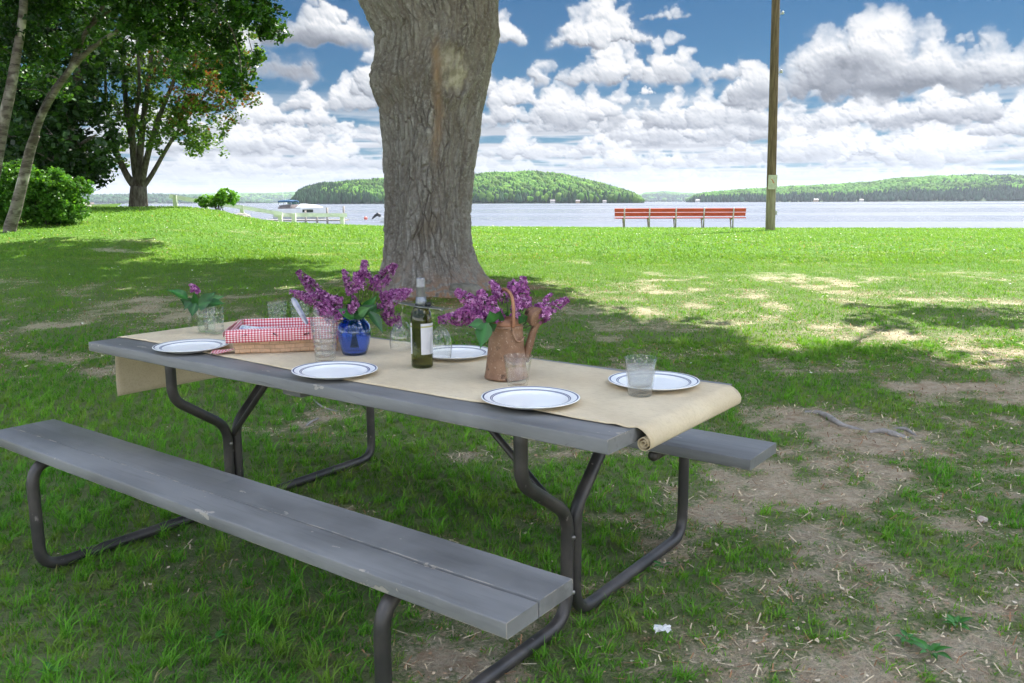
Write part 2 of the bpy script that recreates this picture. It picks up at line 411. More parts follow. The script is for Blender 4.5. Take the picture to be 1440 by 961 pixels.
grs = n.mix(n.rng(n3, .3, .7), (.11, .25, .03), (.18, .32, .05)); grs = n.mix(n.rng(n1, .35, .7), grs, (.09, .23, .02))
grs = n.mix(n.rng(n.noise(n.vm('MULTIPLY', v, (1, 2.5, 1)), .55, 4, .6), .54, .72), grs, (.32, .36, .10))
soil = n.mix(n.rng(n.math('ADD', n.vm('LENGTH', n.vm('MULTIPLY', n.vm('SUBTRACT', v, (-.9, 10.4, .3)), (.55, .75, 0)), out=1), n.math('MULTIPLY', n1, .6)), 1.45, .9), soil, n.mix(n2, (.34, .16, .07), (.42, .26, .14)))
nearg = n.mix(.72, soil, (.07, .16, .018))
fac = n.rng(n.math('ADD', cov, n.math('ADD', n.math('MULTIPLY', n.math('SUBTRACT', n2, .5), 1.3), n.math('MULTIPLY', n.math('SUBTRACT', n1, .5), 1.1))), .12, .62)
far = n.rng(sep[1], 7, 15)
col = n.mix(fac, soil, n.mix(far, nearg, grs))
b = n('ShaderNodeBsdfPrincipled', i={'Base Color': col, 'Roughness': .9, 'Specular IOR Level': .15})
bm = n('ShaderNodeBump', i={'Height': n.math('ADD', n1, n.math('ADD', n2, n.math('MULTIPLY', n4, .5))), 'Strength': 1.0, 'Distance': .035}); n.l.new(bm.outputs[0], b.inputs['Normal'])
n.l.new(b.outputs[0], out.inputs[0])
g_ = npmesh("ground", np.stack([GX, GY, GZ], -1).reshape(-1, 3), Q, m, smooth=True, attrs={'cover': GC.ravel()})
tag(g_, kind='structure')
# ------------------------------------------------------------------ grass blades (uncountable)
def blades(name, n_, ylo, yhi, power, h0, h1, w0, thr, sd, margin=1.35, dry=.0, label=None):
    rg = np.random.default_rng(sd)
    y = (ylo**power+(yhi**power-ylo**power)*rg.random(n_))**(1/power)
    x = (rg.random(n_)*2-1)*(y*.62*margin+.5)
    # clump: pull blades towards tuft centres
    G_ = .085; ix, iy = np.floor((x+.35*y)/G_), np.floor((y-.2*x)/G_); hx, hy, hk = _h(ix, iy, 9), _h(ix, iy, 18), _h(ix, iy, 27)
    ux, uy = (ix+hx)*G_, (iy+hy)*G_; ux, uy = (ux-.35*uy)/1.07, (uy+.2*ux)/1.07
    k = .45*rg.random(n_)**.5*(y < 9); ox, oy = x, y
    k = k*(.3+.7*hk)*1.5; k = np.minimum(k, .9); x = x*(1-k)+ux*k; y = y*(1-k)+uy*k
    c = gsamp(GC, x, y); keep = (c > thr + rg.random(n_)*.42)
    x, y, c, hk = x[keep], y[keep], c[keep], hk[keep]; z = gsamp(GZ, x, y); N = len(x)
    lush = sst(.35, 1.0, c)*(.6+.8*fbm(x*1.7, y*1.7, 3, 61))
    L = (h0+(h1-h0)*rg.random(N)**1.6)*(.45+.75*lush)*(.65+.8*hk**2)
    wd = w0*(.7+.6*rg.random(N))
    a = rg.random(N)*2*PI; dx, dy = np.cos(a), np.sin(a); ln = L*(.3+1.1*rg.random(N))
    sxv, syv = -dy, dx
    f = rg.random(N)*.8
    P = np.zeros((N, 5, 3)); t = [(0, 1), (.55, .8), (1, 0)]
    sxv2 = np.cos(a+PI/2+f); syv2 = np.sin(a+PI/2+f)
    def pt(tt): return x+dx*ln*tt*tt, y+dy*ln*tt*tt, z-.004+L*(tt*(1-.28*tt*(ln/L)))
    for i, (tt, ww) in enumerate(t):
        X_, Y_, Z_ = pt(tt)
        if i < 2:
            P[:, 2*i, :] = np.stack([X_-sxv2*wd*ww/2, Y_-syv2*wd*ww/2, Z_], -1); P[:, 2*i+1, :] = np.stack([X_+sxv2*wd*ww/2, Y_+syv2*wd*ww/2, Z_], -1)
        else: P[:, 4, :] = np.stack([X_, Y_, Z_], -1)
    I = np.arange(N)[:, None]*5
    T = np.concatenate([I+[0, 1, 3], I+[0, 3, 2], I+[2, 3, 4]], 0)
    g1 = np.array([.085, .29, .022]); g2 = np.array([.22, .42, .045]); g3 = np.array([.42, .36, .17]); g0 = np.array([.03, .15, .015])
    q = np.clip(fbm(x*.8, y*.8, 3, 71)*1.6-.3, 0, 1)[:, None]; r = rg.random((N, 1))
    cc = g1*(1-q*.7)+g2*q*.7; cc = cc*(1-.35*r)+g2*.35*r; cc = np.where(rg.random((N, 1)) < .18, g0*.6+cc*.4, cc); cc = cc*(.75+.5*hk[:, None]); cc = np.where(_h(np.floor(hk*9999), hk*0, 5)[:, None] < .16, cc*.5+.5*np.array([.26, .36, .07]), cc)
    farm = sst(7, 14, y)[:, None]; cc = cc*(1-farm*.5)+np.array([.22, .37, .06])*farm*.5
    cc = np.where(rg.random((N, 1)) < dry+.22*(1-c[:, None]), g3*(.6+.6*r), cc)
    cc = np.repeat(cc, 5, 0)
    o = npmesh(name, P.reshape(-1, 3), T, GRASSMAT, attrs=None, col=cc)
    return tag(o, label, 'grass', kind='stuff')
GRASSMAT = leafmat("grass_blade", trans=.38, gloss=.2, rough=.5, tr_tint=(1.2, 1.1, .5))
blades("grass", 330000, 1.3, 7.5, 1.5, .020, .066, .0041, .16, 1, label='uneven green lawn grass growing in tufts around the picnic table')
blades("grass", 260000, 6.5, 16, 1.4, .022, .055, .0075, .12, 2, label='lawn grass, sunny and shaded, around the big trunk and behind the table')
blades("grass", 170000, 14, 36.5, 1.5, .03, .06, .022, .10, 3, margin=1.25, label='bright mown lawn grass running down to the lake shore')
# straw and needles lying on the bare soil
rg = np.random.default_rng(8); N = 42000
y = (1.5**1.5+(12**1.5-1.5**1.5)*rg.random(N))**(1/1.5); x = (rg.random(N)*2-1)*(y*.75+.4)
c = gsamp(GC, x, y); k = c < .55+.3*rg.random(N)-.1; x, y = x[k], y[k]; N = len(x); z = gsamp(GZ, x, y)
a = rg.random(N)*2*PI; L = .008+.05*rg.random(N)**2; w = .0009+.0008*rg.random(N)+.00025*y; dx, dy = np.cos(a), np.sin(a)
P = np.zeros((N, 4, 3)); zz = z+.004+.012*rg.random(N); tl = (rg.random(N)-.5)*.02
for i, (s1, s2) in enumerate(((-1, -1), (1, -1), (1, 1), (-1, 1))):
    P[:, i] = np.stack([x+dx*L/2*s1-dy*w*s2, y+dy*L/2*s1+dx*w*s2, np.maximum(zz+tl*s1, z+.002)], -1)
cc = np.where(rg.random((N, 1)) < .35, [[.42, .23, .12]], [[.68, .56, .38]])*(.5+.7*rg.random((N, 1)))
o = npmesh("straw_litter", P.reshape(-1, 3), np.arange(N*4).reshape(N, 4), leafmat("straw", .1, .2, .7, (1, 1, 1)), col=np.repeat(cc, 4, 0))
tag(o, 'pale straw and red brown pine needles scattered over bare soil', 'litter', kind='stuff')
def specks(name, N, ylo, yhi, xr, size, cols, lift, sd, label, cat, soil):
    rg = np.random.default_rng(sd); y = (ylo**1.4+(yhi**1.4-ylo**1.4)*rg.random(N))**(1/1.4); x = (rg.random(N)*2-1)*(y*xr+.4); c = gsamp(GC, x, y)
    k = (c < .5+.4*rg.random(N)) if soil else ((c > .4) & (fbm(x*.4, y*.4, 3, 88) > .5)); x, y = x[k], y[k]; N = len(x); z = gsamp(GZ, x, y)+lift*(.3+.7*rg.random(N)); s = size*(.5+rg.random(N))*(1+.05*y); a = rg.random(N)*6.3
    P = np.zeros((N, 4, 3)); tl = (rg.random(N)-.5)*1.0
    for i in range(4):
        q = a+i*PI/2+(rg.random(N)-.5)*.7; rr = s*(.5+.6*rg.random(N)); P[:, i] = np.stack([x+np.cos(q)*rr, y+np.sin(q)*rr, z+tl*rr*np.cos(i*PI/2)+.4*rr], -1)
    cc = np.array(cols)[rg.integers(0, len(cols), N)]*(.7+.6*rg.random((N, 1)))
    return tag(npmesh(name, P.reshape(-1, 3), np.arange(N*4).reshape(N, 4), leafmat(name+"_mat", .1, .2, .8, (1, 1, 1)), col=np.repeat(cc, 4, 0)), label, cat, kind='stuff')
specks("dead_leaf_litter", 16000, 1.5, 11, .75, .0062, [(.44, .28, .17), (.60, .48, .34), (.34, .24, .16), (.68, .58, .44)], .006, 301, 'crumbs of dead leaf and bark scattered on bare soil', 'litter', True)
specks("clover_flowers", 2600, 6, 34, .7, .009, [(.75, .76, .68), (.70, .72, .40)], .05, 302, 'tiny pale clover flowers dotted through the sunny lawn', 'flowers', False)
# ------------------------------------------------------------------ lake
m, n, out = newmat("lake_water"); v = coord(n)
h = n.math('ADD', n.noise(n.vm('MULTIPLY', v, (.35, 1.0, 1)), 1.3, 5, .6), n.math('MULTIPLY', n.noise(n.vm('MULTIPLY', v, (.06, .2, 1)), 1.0, 3), 2.0))
bm = n('ShaderNodeBump', i={'Height': h, 'Strength': .5, 'Distance': .05})
b = n('ShaderNodeBsdfPrincipled', i={'Base Color': (.15, .165, .20), 'Roughness': n.rng(n.noise(n.vm('MULTIPLY', v, (.004, .03, 1)), 1, 3), .4, .6, .18, .34), 'IOR': 1.33, 'Normal': bm.outputs[0]})
n.l.new(b.outputs[0], out.inputs[0])
wb = MB(); ys = [30, 60, 120, 300, 1000, 3000, 9000]
for i in range(len(ys)-1): pass
V = [(x_, y_, WZ) for y_ in ys for x_ in (-9000, -1500, -200, 0, 200, 1500, 9000)]
F_ = [(i*7+j, i*7+j+1, i*7+j+8, i*7+j+7) for i in range(6) for j in range(6)]
tag(wb.add(V, F_).build("lake_water", m, smooth=False), kind='structure')

# ------------------------------------------------------------------ far shores: hills with forest
def hill(name, prof, D, depth, canopy, seed, ncrown, cols, csize, conifer, conmat, label, side=0):
    """prof: (u,v) skyline in the photograph at distance D; the land under it is a real ridge of that size"""
    us = np.array([p[0] for p in prof], float); vs = np.array([p[1] for p in prof], float)
    X = (us-720)/F*D; Z = np.maximum((282.3-vs)/F*D+CAMH, .2)
    rg = np.random.default_rng(seed)
    xs = np.linspace(X[0], X[-1], 150); hs = np.interp(xs, X, Z)
    def hgt(x, t):                       # t: 0 front shore .. 1 ridge .. 2 back
        top = np.interp(x, X, Z); top = np.maximum(top-canopy*sst(0, canopy*1.4, top), 0)+.6
        s = np.sin(np.clip(t, 0, 2)*PI/2)**.85
        return WZ-.6+(top+.6)*s*(.93+.14*fbm(x/D*40, t*3+seed, 3, seed))
    ts = np.linspace(0, 2, 25); GX, GT = np.meshgrid(xs, ts)
    wob = (fbm(GX/D*30, GT*0+seed, 3, seed)-.5)*depth*.25
    GY = D+(GT-1)*depth+wob*(1-GT/2)
    H = hgt(GX, GT); GX = GX*GY/D; H[0] = WZ-1.5; H[-1] = WZ-1.5
    ny, nx = GX.shape; I = np.arange(nx*ny).reshape(ny, nx)
    Q = np.stack([I[:-1, :-1], I[:-1, 1:], I[1:, 1:], I[1:, :-1]], -1).reshape(-1, 4)
    tag(npmesh("hill_terrain", np.stack([GX, GY, H], -1).reshape(-1, 3), Q, pmat("forest_floor", (.03, .07, .015), (.06, .09, .03), .9, .02), smooth=True), kind='structure')
    # forest canopy
    import bmesh
    bm_ = bmesh.new(); bmesh.ops.create_icosphere(bm_, subdivisions=1 if csize*F/D < 5 else 2, radius=1); bv = np.array([v.co[:] for v in bm_.verts]); bf = np.array([[q.index for q in f.verts] for f in bm_.faces]); bm_.free()
    n_ = ncrown; x = X[0]+(X[-1]-X[0])*rg.random(n_); t = rg.random(n_)**1.0*1.12+.02
    top = np.interp(x, X, Z); ok = top > canopy*.35; x, t, top = x[ok], t[ok], top[ok]; n_ = len(x)
    wob = (fbm(x/D*30, 0*x+seed, 3, seed)-.5)*depth*.25; yy = D+(t-1)*depth+wob*(1-t/2)
    z0 = hgt(x, t); xk = x; x = x*yy/D
    con = rg.random(n_) < np.clip(conifer(xk, t, D), 0, 1)
    sz = csize*(.4+1.0*rg.random(n_)**1.5); hh = canopy*(.65+.6*rg.random(n_))*np.clip(top/(canopy*1.2), .4, 1)
    V = np.zeros((n_, len(bv), 3)); jit = 1+.22*(rg.random((n_, len(bv), 1))-.5)
    B = bv[None]*jit
    sxy = np.where(con, sz*.42, sz*.62)[:, None]; sz_ = np.where(con, hh*.62, hh*.50)[:, None]
    taper = np.where(con[:, None], np.clip(.95-.85*B[..., 2], .05, 2), 1.0)
    V[..., 0] = x[:, None]+B[..., 0]*sxy*taper; V[..., 1] = yy[:, None]+B[..., 1]*sxy*taper; V[..., 2] = z0[:, None]+hh[:, None]*.5+B[..., 2]*sz_
    Fc = (bf[None]+np.arange(n_)[:, None, None]*len(bv)).reshape(-1, 3)
    ca, cb, cc = [np.array(c) for c in cols]; r = rg.random((n_, 1)); q = fbm(x/D*60, yy/D*60, 3, seed+5)[:, None]
    c = ca*(1-r)+cb*r; c = np.where(con[:, None], cc*(.6+.9*r), c*np.clip(.15+1.6*q, .35, 1.4)*np.array([1+.25*(r[:, 0]-.5), 1+0*r[:, 0], 1+0*r[:, 0]]).T)
    o = npmesh("forest", V.reshape(-1, 3), Fc, conmat, smooth=True, col=np.repeat(c, len(bv), 0)); tag(o, label, 'forest', kind='stuff')
FORM = leafmat("forest_canopy", .12, .1, .8, (1.1, 1.1, .6))
hill("island", [(408,283.5),(415,279),(424,268),(436,262),(455,257),(490,254),(530,252),(590,250),(650,247),(690,244.5),(735,242.5),(770,243.5),(800,247),(832,255),(862,263),(885,270),(897,276),(903,283.5)], 1200, 150, 10, 4, 13000,
     ((.06,.155,.02),(.115,.24,.03),(.020,.06,.022)), 6.5, lambda x, t, D: .75*sst(-170, -290, x)+.22+.5*sst(.22, .05, t), FORM, 'wooded island in the lake, dark conifers at its left end')
hill("shore", [(962,283.5),(968,277),(985,271),(1050,266),(1100,263),(1160,260),(1215,257),(1250,252),(1300,249.5),(1345,248.5),(1400,248),(1440,250),(1500,247),(1600,240),(1720,246),(1900,262),(2000,283)], 1900, 260, 11, 9, 16000,
     ((.065,.185,.02),(.125,.28,.035),(.02,.055,.03)), 8.5, lambda x, t, D: .95*sst(.28, .12, t)+.06+.6*sst(930, 1150, x), FORM, 'bright green wooded shore behind the bench and pole on the right')
hill("ridge", [(880,283),(893,276),(905,270.5),(930,268.5),(960,270.5),(1010,273),(1060,283)], 4600, 700, 14, 12, 3500,
     ((.06,.17,.03),(.10,.22,.04),(.02,.06,.04)), 22, lambda x, t, D: .9*sst(.5, .35, t), FORM, 'distant hazy wooded ridge seen in the gap between island and right shore')
hill("ridge", [(-400,270),(-100,268),(60,272),(110,271),(160,270),(230,269.5),(290,272),(330,276),(400,283)], 3600, 500, 14, 13, 4500,
     ((.03,.09,.03),(.05,.12,.04),(.02,.06,.03)), 20, lambda x, t, D: .6+0*t, FORM, 'blue distant wooded ridge behind the fork stemmed maple')
hill("ridge", [(200,272),(260,270.5),(330,268.8),(380,269),(420,268),(470,270),(560,271),(640,276),(700,283)], 5200, 800, 14, 15, 5000,
     ((.08,.20,.04),(.12,.25,.05),(.03,.08,.05)), 24, lambda x, t, D: .5*sst(.5, .3, t)+.1, FORM, 'pale farthest ridge with open green slopes left of the island')
# little lakeside houses
HW = pmat("house_white_wall", (.50, .48, .45)); HR = pmat("house_grey_roof", (.16, .15, .15)); HG = pmat("house_window_glass", (.03, .035, .04), rough=.15)
HT = pmat("house_tan_wall", (.42, .30, .18))
def lake_house(u, D, w, wall, label):
    x = (u-720)/F*D; w *= .62; e = empty("lake_house", (x, D, WZ+.6), 0, label, 'house', 'small houses along the far shore')
    h = w*.42; d = w*.8
    MB().box(-w/2, w/2, -d/2, d/2, -.8, h).build('wall', wall, e, smooth=False)
    MB().add([(-w*.56, -d*.58, h), (w*.56, -d*.58, h), (w*.56, d*.58, h), (-w*.56, d*.58, h), (-w*.56, 0, h+w*.3), (w*.56, 0, h+w*.3)], [(0, 1, 5, 4), (3, 4, 5, 2), (0, 4, 3), (1, 2, 5), (0, 3, 2, 1)]).build('roof', HR, e, smooth=False)
    for k in (-1, 0, 1):
        MB().box(k*w*.3-w*.08, k*w*.3+w*.08, -d/2-.06, -d/2+.05, h*.35, h*.8).build('window', HG, e, smooth=False)
lake_house(777, 1042, 9, HW, 'tiny pale house on the island shore in a clearing'); lake_house(812, 1044, 8, HT, 'tiny tan house on the island shore, second from the right')
lake_house(849, 1042, 7, HW, 'tiny white house near the right tip of the island')
lake_house(978, 1620, 12, HW, 'tiny white house at the left tip of the right shore'); lake_house(1142, 1625, 13, HT, 'tiny tan house on the right shore beyond the utility pole')
lake_house(1205, 1625, 11, HW, 'tiny white house on the right shore, farther right than the tan one')
# ------------------------------------------------------------------ haze
m, n, out = newmat("lake_haze"); pv = n('ShaderNodeVolumePrincipled', i={'Color': (.80, .88, 1.0), 'Density': HAZE, 'Anisotropy': .3}); n.l.new(pv.outputs[0], out.inputs[1])
if HAZE > 0:
    hz_ = MB().box(-9500, 9500, -420, 9600, -5, 160).build("haze", m, smooth=False); tag(hz_, 'thin pale air over the lake', 'haze', kind='stuff')

# ------------------------------------------------------------------ picnic table
import bmesh
def paint_mat(name, base=(.165,.165,.165), rough=.42):
    m, n, out = newmat(name); v = coord(n)
    st = n.vm('MULTIPLY', v, (.18, 1, 1))
    g1 = n.noise(st, 9, 6, .6); g2 = n.noise(n.vm('MULTIPLY', v, (.05, 1, 1)), 60, 5, .6); g3 = n.noise(v, 2.3, 4, .6)
    c = n.mix(n.rng(g1, .3, .7), tuple(x*.74 for x in base), tuple(x*1.26 for x in base))
    c = n.mix(n.math('MULTIPLY', n.rng(g2, .52, .66), .35), c, tuple(x*.6 for x in base))
    c = n.mix(n.rng(g3, .45, .75), c, tuple(x*1.28 for x in base)); c = n.mix(n.rng(g3, .42, .25), c, tuple(x*.8 for x in (base[0]*1.05, base[1], base[2]*.95)))
    # paint worn off in small chips and scratches
    ch = n.noise(n.vm('MULTIPLY', v, (.42, 1, 1)), 17, 3, .5); ch2 = n.noise(v, 60, 2, .5)
    chips = n.rng(n.math('ADD', ch, n.math('MULTIPLY', ch2, .22)), .80, .815)
    c = n.mix(chips, c, (.33, .30, .26))
    scr = n.rng(n.math('ABSOLUTE', n.math('SUBTRACT', n.noise(n.vm('MULTIPLY', v, (.12, 1, 1)), 12, 1), .5)), .0035, .0)
    c = n.mix(n.math('MULTIPLY', scr, n.rng(n.noise(v, 3), .55, .7)), c, tuple(x*.45 for x in base))
    bv = n('ShaderNodeBevel', samples=4, i={'Radius': .004}).outputs[0]
    edge = n.rng(n.vm('DOT_PRODUCT', bv, n('ShaderNodeNewGeometry').outputs['Normal'], out=1), .995, .96)
    c = n.mix(n.math('MULTIPLY', edge, n.rng(n.noise(v, 13, 3), .50, .56)), c, (.40, .35, .29))
    hh = n.math('ADD', n.math('MULTIPLY', g2, .6), n.math('ADD', n.math('MULTIPLY', g1, .8), n.math('MULTIPLY', chips, -.8)))
    bp = n('ShaderNodeBump', i={'Height': hh, 'Strength': .55, 'Distance': .002})
    b = n('ShaderNodeBsdfPrincipled', i={'Base Color': c, 'Roughness': n.rng(g1, .3, .7, rough-.08, rough+.12), 'Normal': bp.outputs[0], 'Specular IOR Level': .55})
    n.l.new(b.outputs[0], out.inputs[0]); return m
PAINT = paint_mat("weathered_grey_paint")
TUBE = None
m, n, out = newmat("black_painted_steel"); v = coord(n)
c = n.mix(n.rng(n.noise(v, 7, 5), .35, .7), (.032, .029, .029), (.075, .064, .06)); c = n.mix(n.rng(n.noise(n.vm('MULTIPLY', v, (1, 1, .4)), 26, 4, .6), .66, .72), c, (.22, .19, .18))
b = n('ShaderNodeBsdfPrincipled', i={'Base Color': c, 'Roughness': .42, 'Specular IOR Level': .6, 'Normal': n('ShaderNodeBump', i={'Height': n.noise(v, 60, 4), 'Strength': .3, 'Distance': .001}).outputs[0]}); n.l.new(b.outputs[0], out.inputs[0]); TUBE = m
BOLT = pmat("galvanised_bolt", (.35, .34, .33), (.2, .19, .18), .45, 30, metal=.8)
def board(name, x0, x1, y0, y1, z0, z1, parent, mat=None, bev=.0025, wav=.0012, sd=0):
    """plank with slightly uneven long edges and rounded arrises"""
    N = 26; xs = np.linspace(x0, x1, N); V = []; F_ = []
    for i, x in enumerate(xs):
        e1 = (vn(x*9, sd, 4)-.5)*wav*2; e2 = (vn(x*9+50, sd, 4)-.5)*wav*2; e3 = (vn(x*6+9, sd, 6)-.5)*wav
        a, b_, c_, d = y0+e1, y1+e2, z0+e3*.5, z1+e3*.5
        V += [(x, a+bev, c_), (x, a, c_+bev), (x, a, d-bev), (x, a+bev*.4, d-bev*.4), (x, a+bev, d), (x, b_-bev, d), (x, b_-bev*.4, d-bev*.4), (x, b_, d-bev), (x, b_, c_+bev), (x, b_-bev, c_)]
    K = 10
    for i in range(N-1):
        for k in range(K): F_.append((i*K+k, i*K+(k+1) % K, (i+1)*K+(k+1) % K, (i+1)*K+k))
    F_.append(tuple(range(K))); F_.append(tuple(reversed(range((N-1)*K, N*K))))
    F_ = [tuple(reversed(f)) for f in F_]
    return MB().add(V, F_).build(name, mat or PAINT, parent, auto=35)
TBL = empty("picnic_table", (TX, TY, 0), YAW, 'grey painted picnic table with attached benches on bent black steel tube legs', 'picnic table')
L2 = 1.22; HW = .3835; bwid = (2*HW-3*.006)/4
for k in range(4):
    y0 = -HW+k*(bwid+.006); board("tabletop_board", -L2+(k % 2)*.003, L2-(k % 3)*.002, y0, y0+bwid, .722, .76, TBL, sd=k)
for a0, hb in ((-.86, .035), (.84, .035), (-.02, .045)):
    board("cleat", a0-hb, a0+hb, -HW+.06, HW-.06, .686, .721, TBL, sd=9) if abs(a0) < .5 else None
def split_bench(parent):
    """near bench: one plank cracked along its length from the right end"""
    b0, b1 = -.6744-.126, -.6744+.126; z0, z1 = .436, .4732; bev = .003; N = 120; V = []; F_ = []
    for i, x in enumerate(np.linspace(-L2+.009, L2+.009, N)):
        t = sst(-.15, 1.15, x); w = .0005+.0036*t; dp = .004+.0325*sst(.0, .9, x)
        cb = b0+.108+.012*(fbm(x*3.1, .3, 4, 12)-.5)*2 + .01*x - .004
        e = (vn(x*9, 2, 4)-.5)*.0022; e2 = (vn(x*9, 8, 4)-.5)*.0022
        lift = .0015*t
        V += [(x, b0+e+bev, z0), (x, b0+e, z0+bev), (x, b0+e, z1-bev), (x, b0+e+bev*.4, z1-bev*.4), (x, b0+e+bev, z1), (x, cb-w-.001, z1), (x, cb-w, z1-.002), (x, cb-w*.5, z1-dp), (x, cb+w*.5, z1-dp), (x, cb+w, z1-.002+lift), (x, cb+w+.001, z1+lift),
              (x, b1+e2-bev, z1+lift), (x, b1+e2-bev*.4, z1-bev*.4), (x, b1+e2, z1-bev), (x, b1+e2, z0+bev), (x, b1+e2-bev, z0)]
    K = 16
    for i in range(N-1):
        for k in range(K): F_.append((i*K+k, (i+1)*K+k, (i+1)*K+(k+1) % K, i*K+(k+1) % K))
    s = 0; E = lambda s: [s+j for j in range(K)]
    def cap(s, rev):
        # two convex halves of the end face
        A_ = [s+j for j in (0, 1, 2, 3, 4, 5, 6, 7)]; B_ = [s+j for j in (8, 9, 10, 11, 12, 13, 14, 15)]; C_ = [s+7, s+8, s+15, s+0]
        for q in (A_, B_, C_): F_.append(tuple(reversed(q)) if rev else tuple(q))
    cap(0, False); cap((N-1)*K, True)
    o = MB().add(V, F_).build("seat_board", PAINT, parent, auto=35); o['label'] = 'near bench plank with a long crack running in from its right end'
split_bench(TBL)
board("seat_board", -L2+.009, L2+.009, .6744-.126, .6744+.126, .436, .4732, TBL, sd=5)
cc_ = .026; R_ = .0205
for a0 in (-.875, .86):
    for s in (-1, 1):
        P = [(a0, cc_+s*.262, .7215), (a0, cc_+s*.262, .535), (a0, cc_+s*.0225, .375), (a0, cc_+s*.0225, .022), (a0, cc_+s*.822, .022), (a0, cc_+s*.822, .4145), (a0, cc_+s*.545, .4145)]
        if s > 0: P[0] = (a0, cc_+.30, .7215); P[1] = (a0, cc_+.215, .575)
        pp = fillet(P, [.10, .12, .10, .085, .085], 9)
        pp = [Vector((p.x+.004*math.sin(p.y*5), p.y, p.z)) for p in pp]
        pp2 = [pp[0]]
        for q in pp[1:]:
            k = max(1, int((q-pp2[-1]).length/.05)); a = pp2[-1].copy()
            for j in range(1, k+1): pp2.append(a+(q-a)*j/k)
        leg = MB().tube(pp2, R_, 20).build("leg_tube", TUBE, TBL)
        e = pp2[-1]
        bm_ = MB(); bm_.lathe([(.0001, .012), (.010, .0105), (.017, .006), (.0207, 0), (.0207, -.006)], 20, Matrix.Translation(e) @ Matrix.Rotation(PI/2*s, 4, 'X'))
        bm_.build("end_cap", TUBE, leg)
    sg = 1 if a0 > 0 else -1
    A_ = Vector((a0-sg*.01, cc_, .335)); B_ = Vector((sg*(.40 if sg > 0 else .50), cc_, .706))
    mb = MB(); mb.tube([A_, A_+(B_-A_)*.04, B_-(B_-A_)*.05, B_+Vector((-sg*.03, 0, .008))], [.011, .012, .012, .010], 10); mb.build("brace", TUBE, TBL)
    for zz in (.30, .12):
        MB().lathe([(.0001, .006), (.006, .005), (.008, 0), (.008, -.012)], 6, Matrix.Translation((a0+.0215, cc_-.02, zz)) @ Matrix.Rotation(PI/2, 4, 'Y')).build("bolt", BOLT, TBL)
    MB().tube([(a0, cc_-.028, .26), (a0, cc_+.028, .26)], .006, 8).build("bolt", BOLT, TBL)
# ------------------------------------------------------------------ burlap runner
m, n, out = newmat("burlap"); v = coord(n)
wv = n.math('ADD', n('ShaderNodeTexWave', wave_type='BANDS', bands_direction='X', i={'Vector': v, 'Scale': 190.0, 'Distortion': 1.0}).outputs[1], n('ShaderNodeTexWave', wave_type='BANDS', bands_direction='Y', i={'Vector': v, 'Scale': 190.0, 'Distortion': 1.0}).outputs[1])
c = n.mix(n.rng(n.noise(v, 5, 5), .3, .7), (.60, .485, .315), (.70, .585, .40)); c = n.mix(n.math('MULTIPLY', n.rng(n.noise(n.vm('MULTIPLY', v, (.3, 1, 1)), 150, 2), .45, .7), .35), c, (.50, .385, .235))
b = n('ShaderNodeBsdfPrincipled', i={'Base Color': c, 'Roughness': .85, 'Specular IOR Level': .2, 'Sheen Weight': .15,
      'Normal': n('ShaderNodeBump', i={'Height': n.math('ADD', wv, n.noise(v, 120, 2)), 'Strength': .35, 'Distance': .0012}).outputs[0]})
n.l.new(b.outputs[0], out.inputs[0]); BURLAP = m
path = []
for t in np.linspace(0, 1, 14): path.append((-1.247-.012*math.sin(t*2.5)-.004*(1-t), .505+(.75-.505)*t))
path += [(-1.244, .757), (-1.236, .7625), (-1.22, .7645)]
for t in np.linspace(0, 1, 90)[1:]: path.append((-1.22+2.42*t, .7625))
path += [(1.213, .7630), (1.226, .7612), (1.238, .7565), (1.250, .748), (1.2585, .738), (1.263, .728)]
cx, cz = 1.2435, .7215
for t in np.linspace(.3, 4.6*PI, 60): r = .0200*(1-t/(4.6*PI)*.86); path.append((cx+r*math.cos(t), cz-r*math.sin(t)*1.0))
nb = 26; V = []; npth = len(path)
for i, (a, z) in enumerate(path):
    f0 = -.245-.045*math.exp(-((a-.3)/.9)**2)+.008*(fbm(a*2.2, 1.0, 3, 40)-.5)*2; f1 = .345+.012*(fbm(a*2.2, 7.0, 3, 41)-.5)*2
    if i >= 107: f0 = -.247; f1 = .352
    if i < 14: f0 -= .012*(1-i/14); f1 -= .0
    for j in range(nb):
        q = j/(nb-1); b_ = f0+(f1-f0)*q
        onTop = 14 <= i < 107
        zz = z + (.0055*sst(.1, 0, q)*sst(.5, .95, a)*(sst(.4, .75, fbm(a*9, 3.0, 2, 43))) + .0045*(fbm(a*3.5, b_*5, 3, 44)*sst(.35, .7, fbm(a*1.7+3, b_*3, 2, 45))) if onTop and abs(a) < 1.18 else 0)
        aa = a + (.010*(fbm(b_*5, z*5, 3, 46)-.5) + .006*math.sin(b_*11)*sst(.74, .52, z) if i < 14 else 0)
        zz2 = zz - (.02*sst(.1, 0, q)*(1-i/14)*0)
        V.append((aa, b_, zz2))
I = np.arange(npth*nb).reshape(npth, nb); Fq = [(int(I[i, j]), int(I[i, j+1]), int(I[i+1, j+1]), int(I[i+1, j])) for i in range(npth-1) for j in range(nb-1)]
run = MB().add(V, Fq).build("table_runner", BURLAP)
run.location = (TX, TY, 0); run.rotation_euler = (0, 0, YAW); tag(run, 'beige burlap runner along the picnic table, hanging at one end, rolled up at the other', 'table runner')
md = run.modifiers.new('thick', 'SOLIDIFY'); md.thickness = .0013; md.offset = 0
ZT = .7655
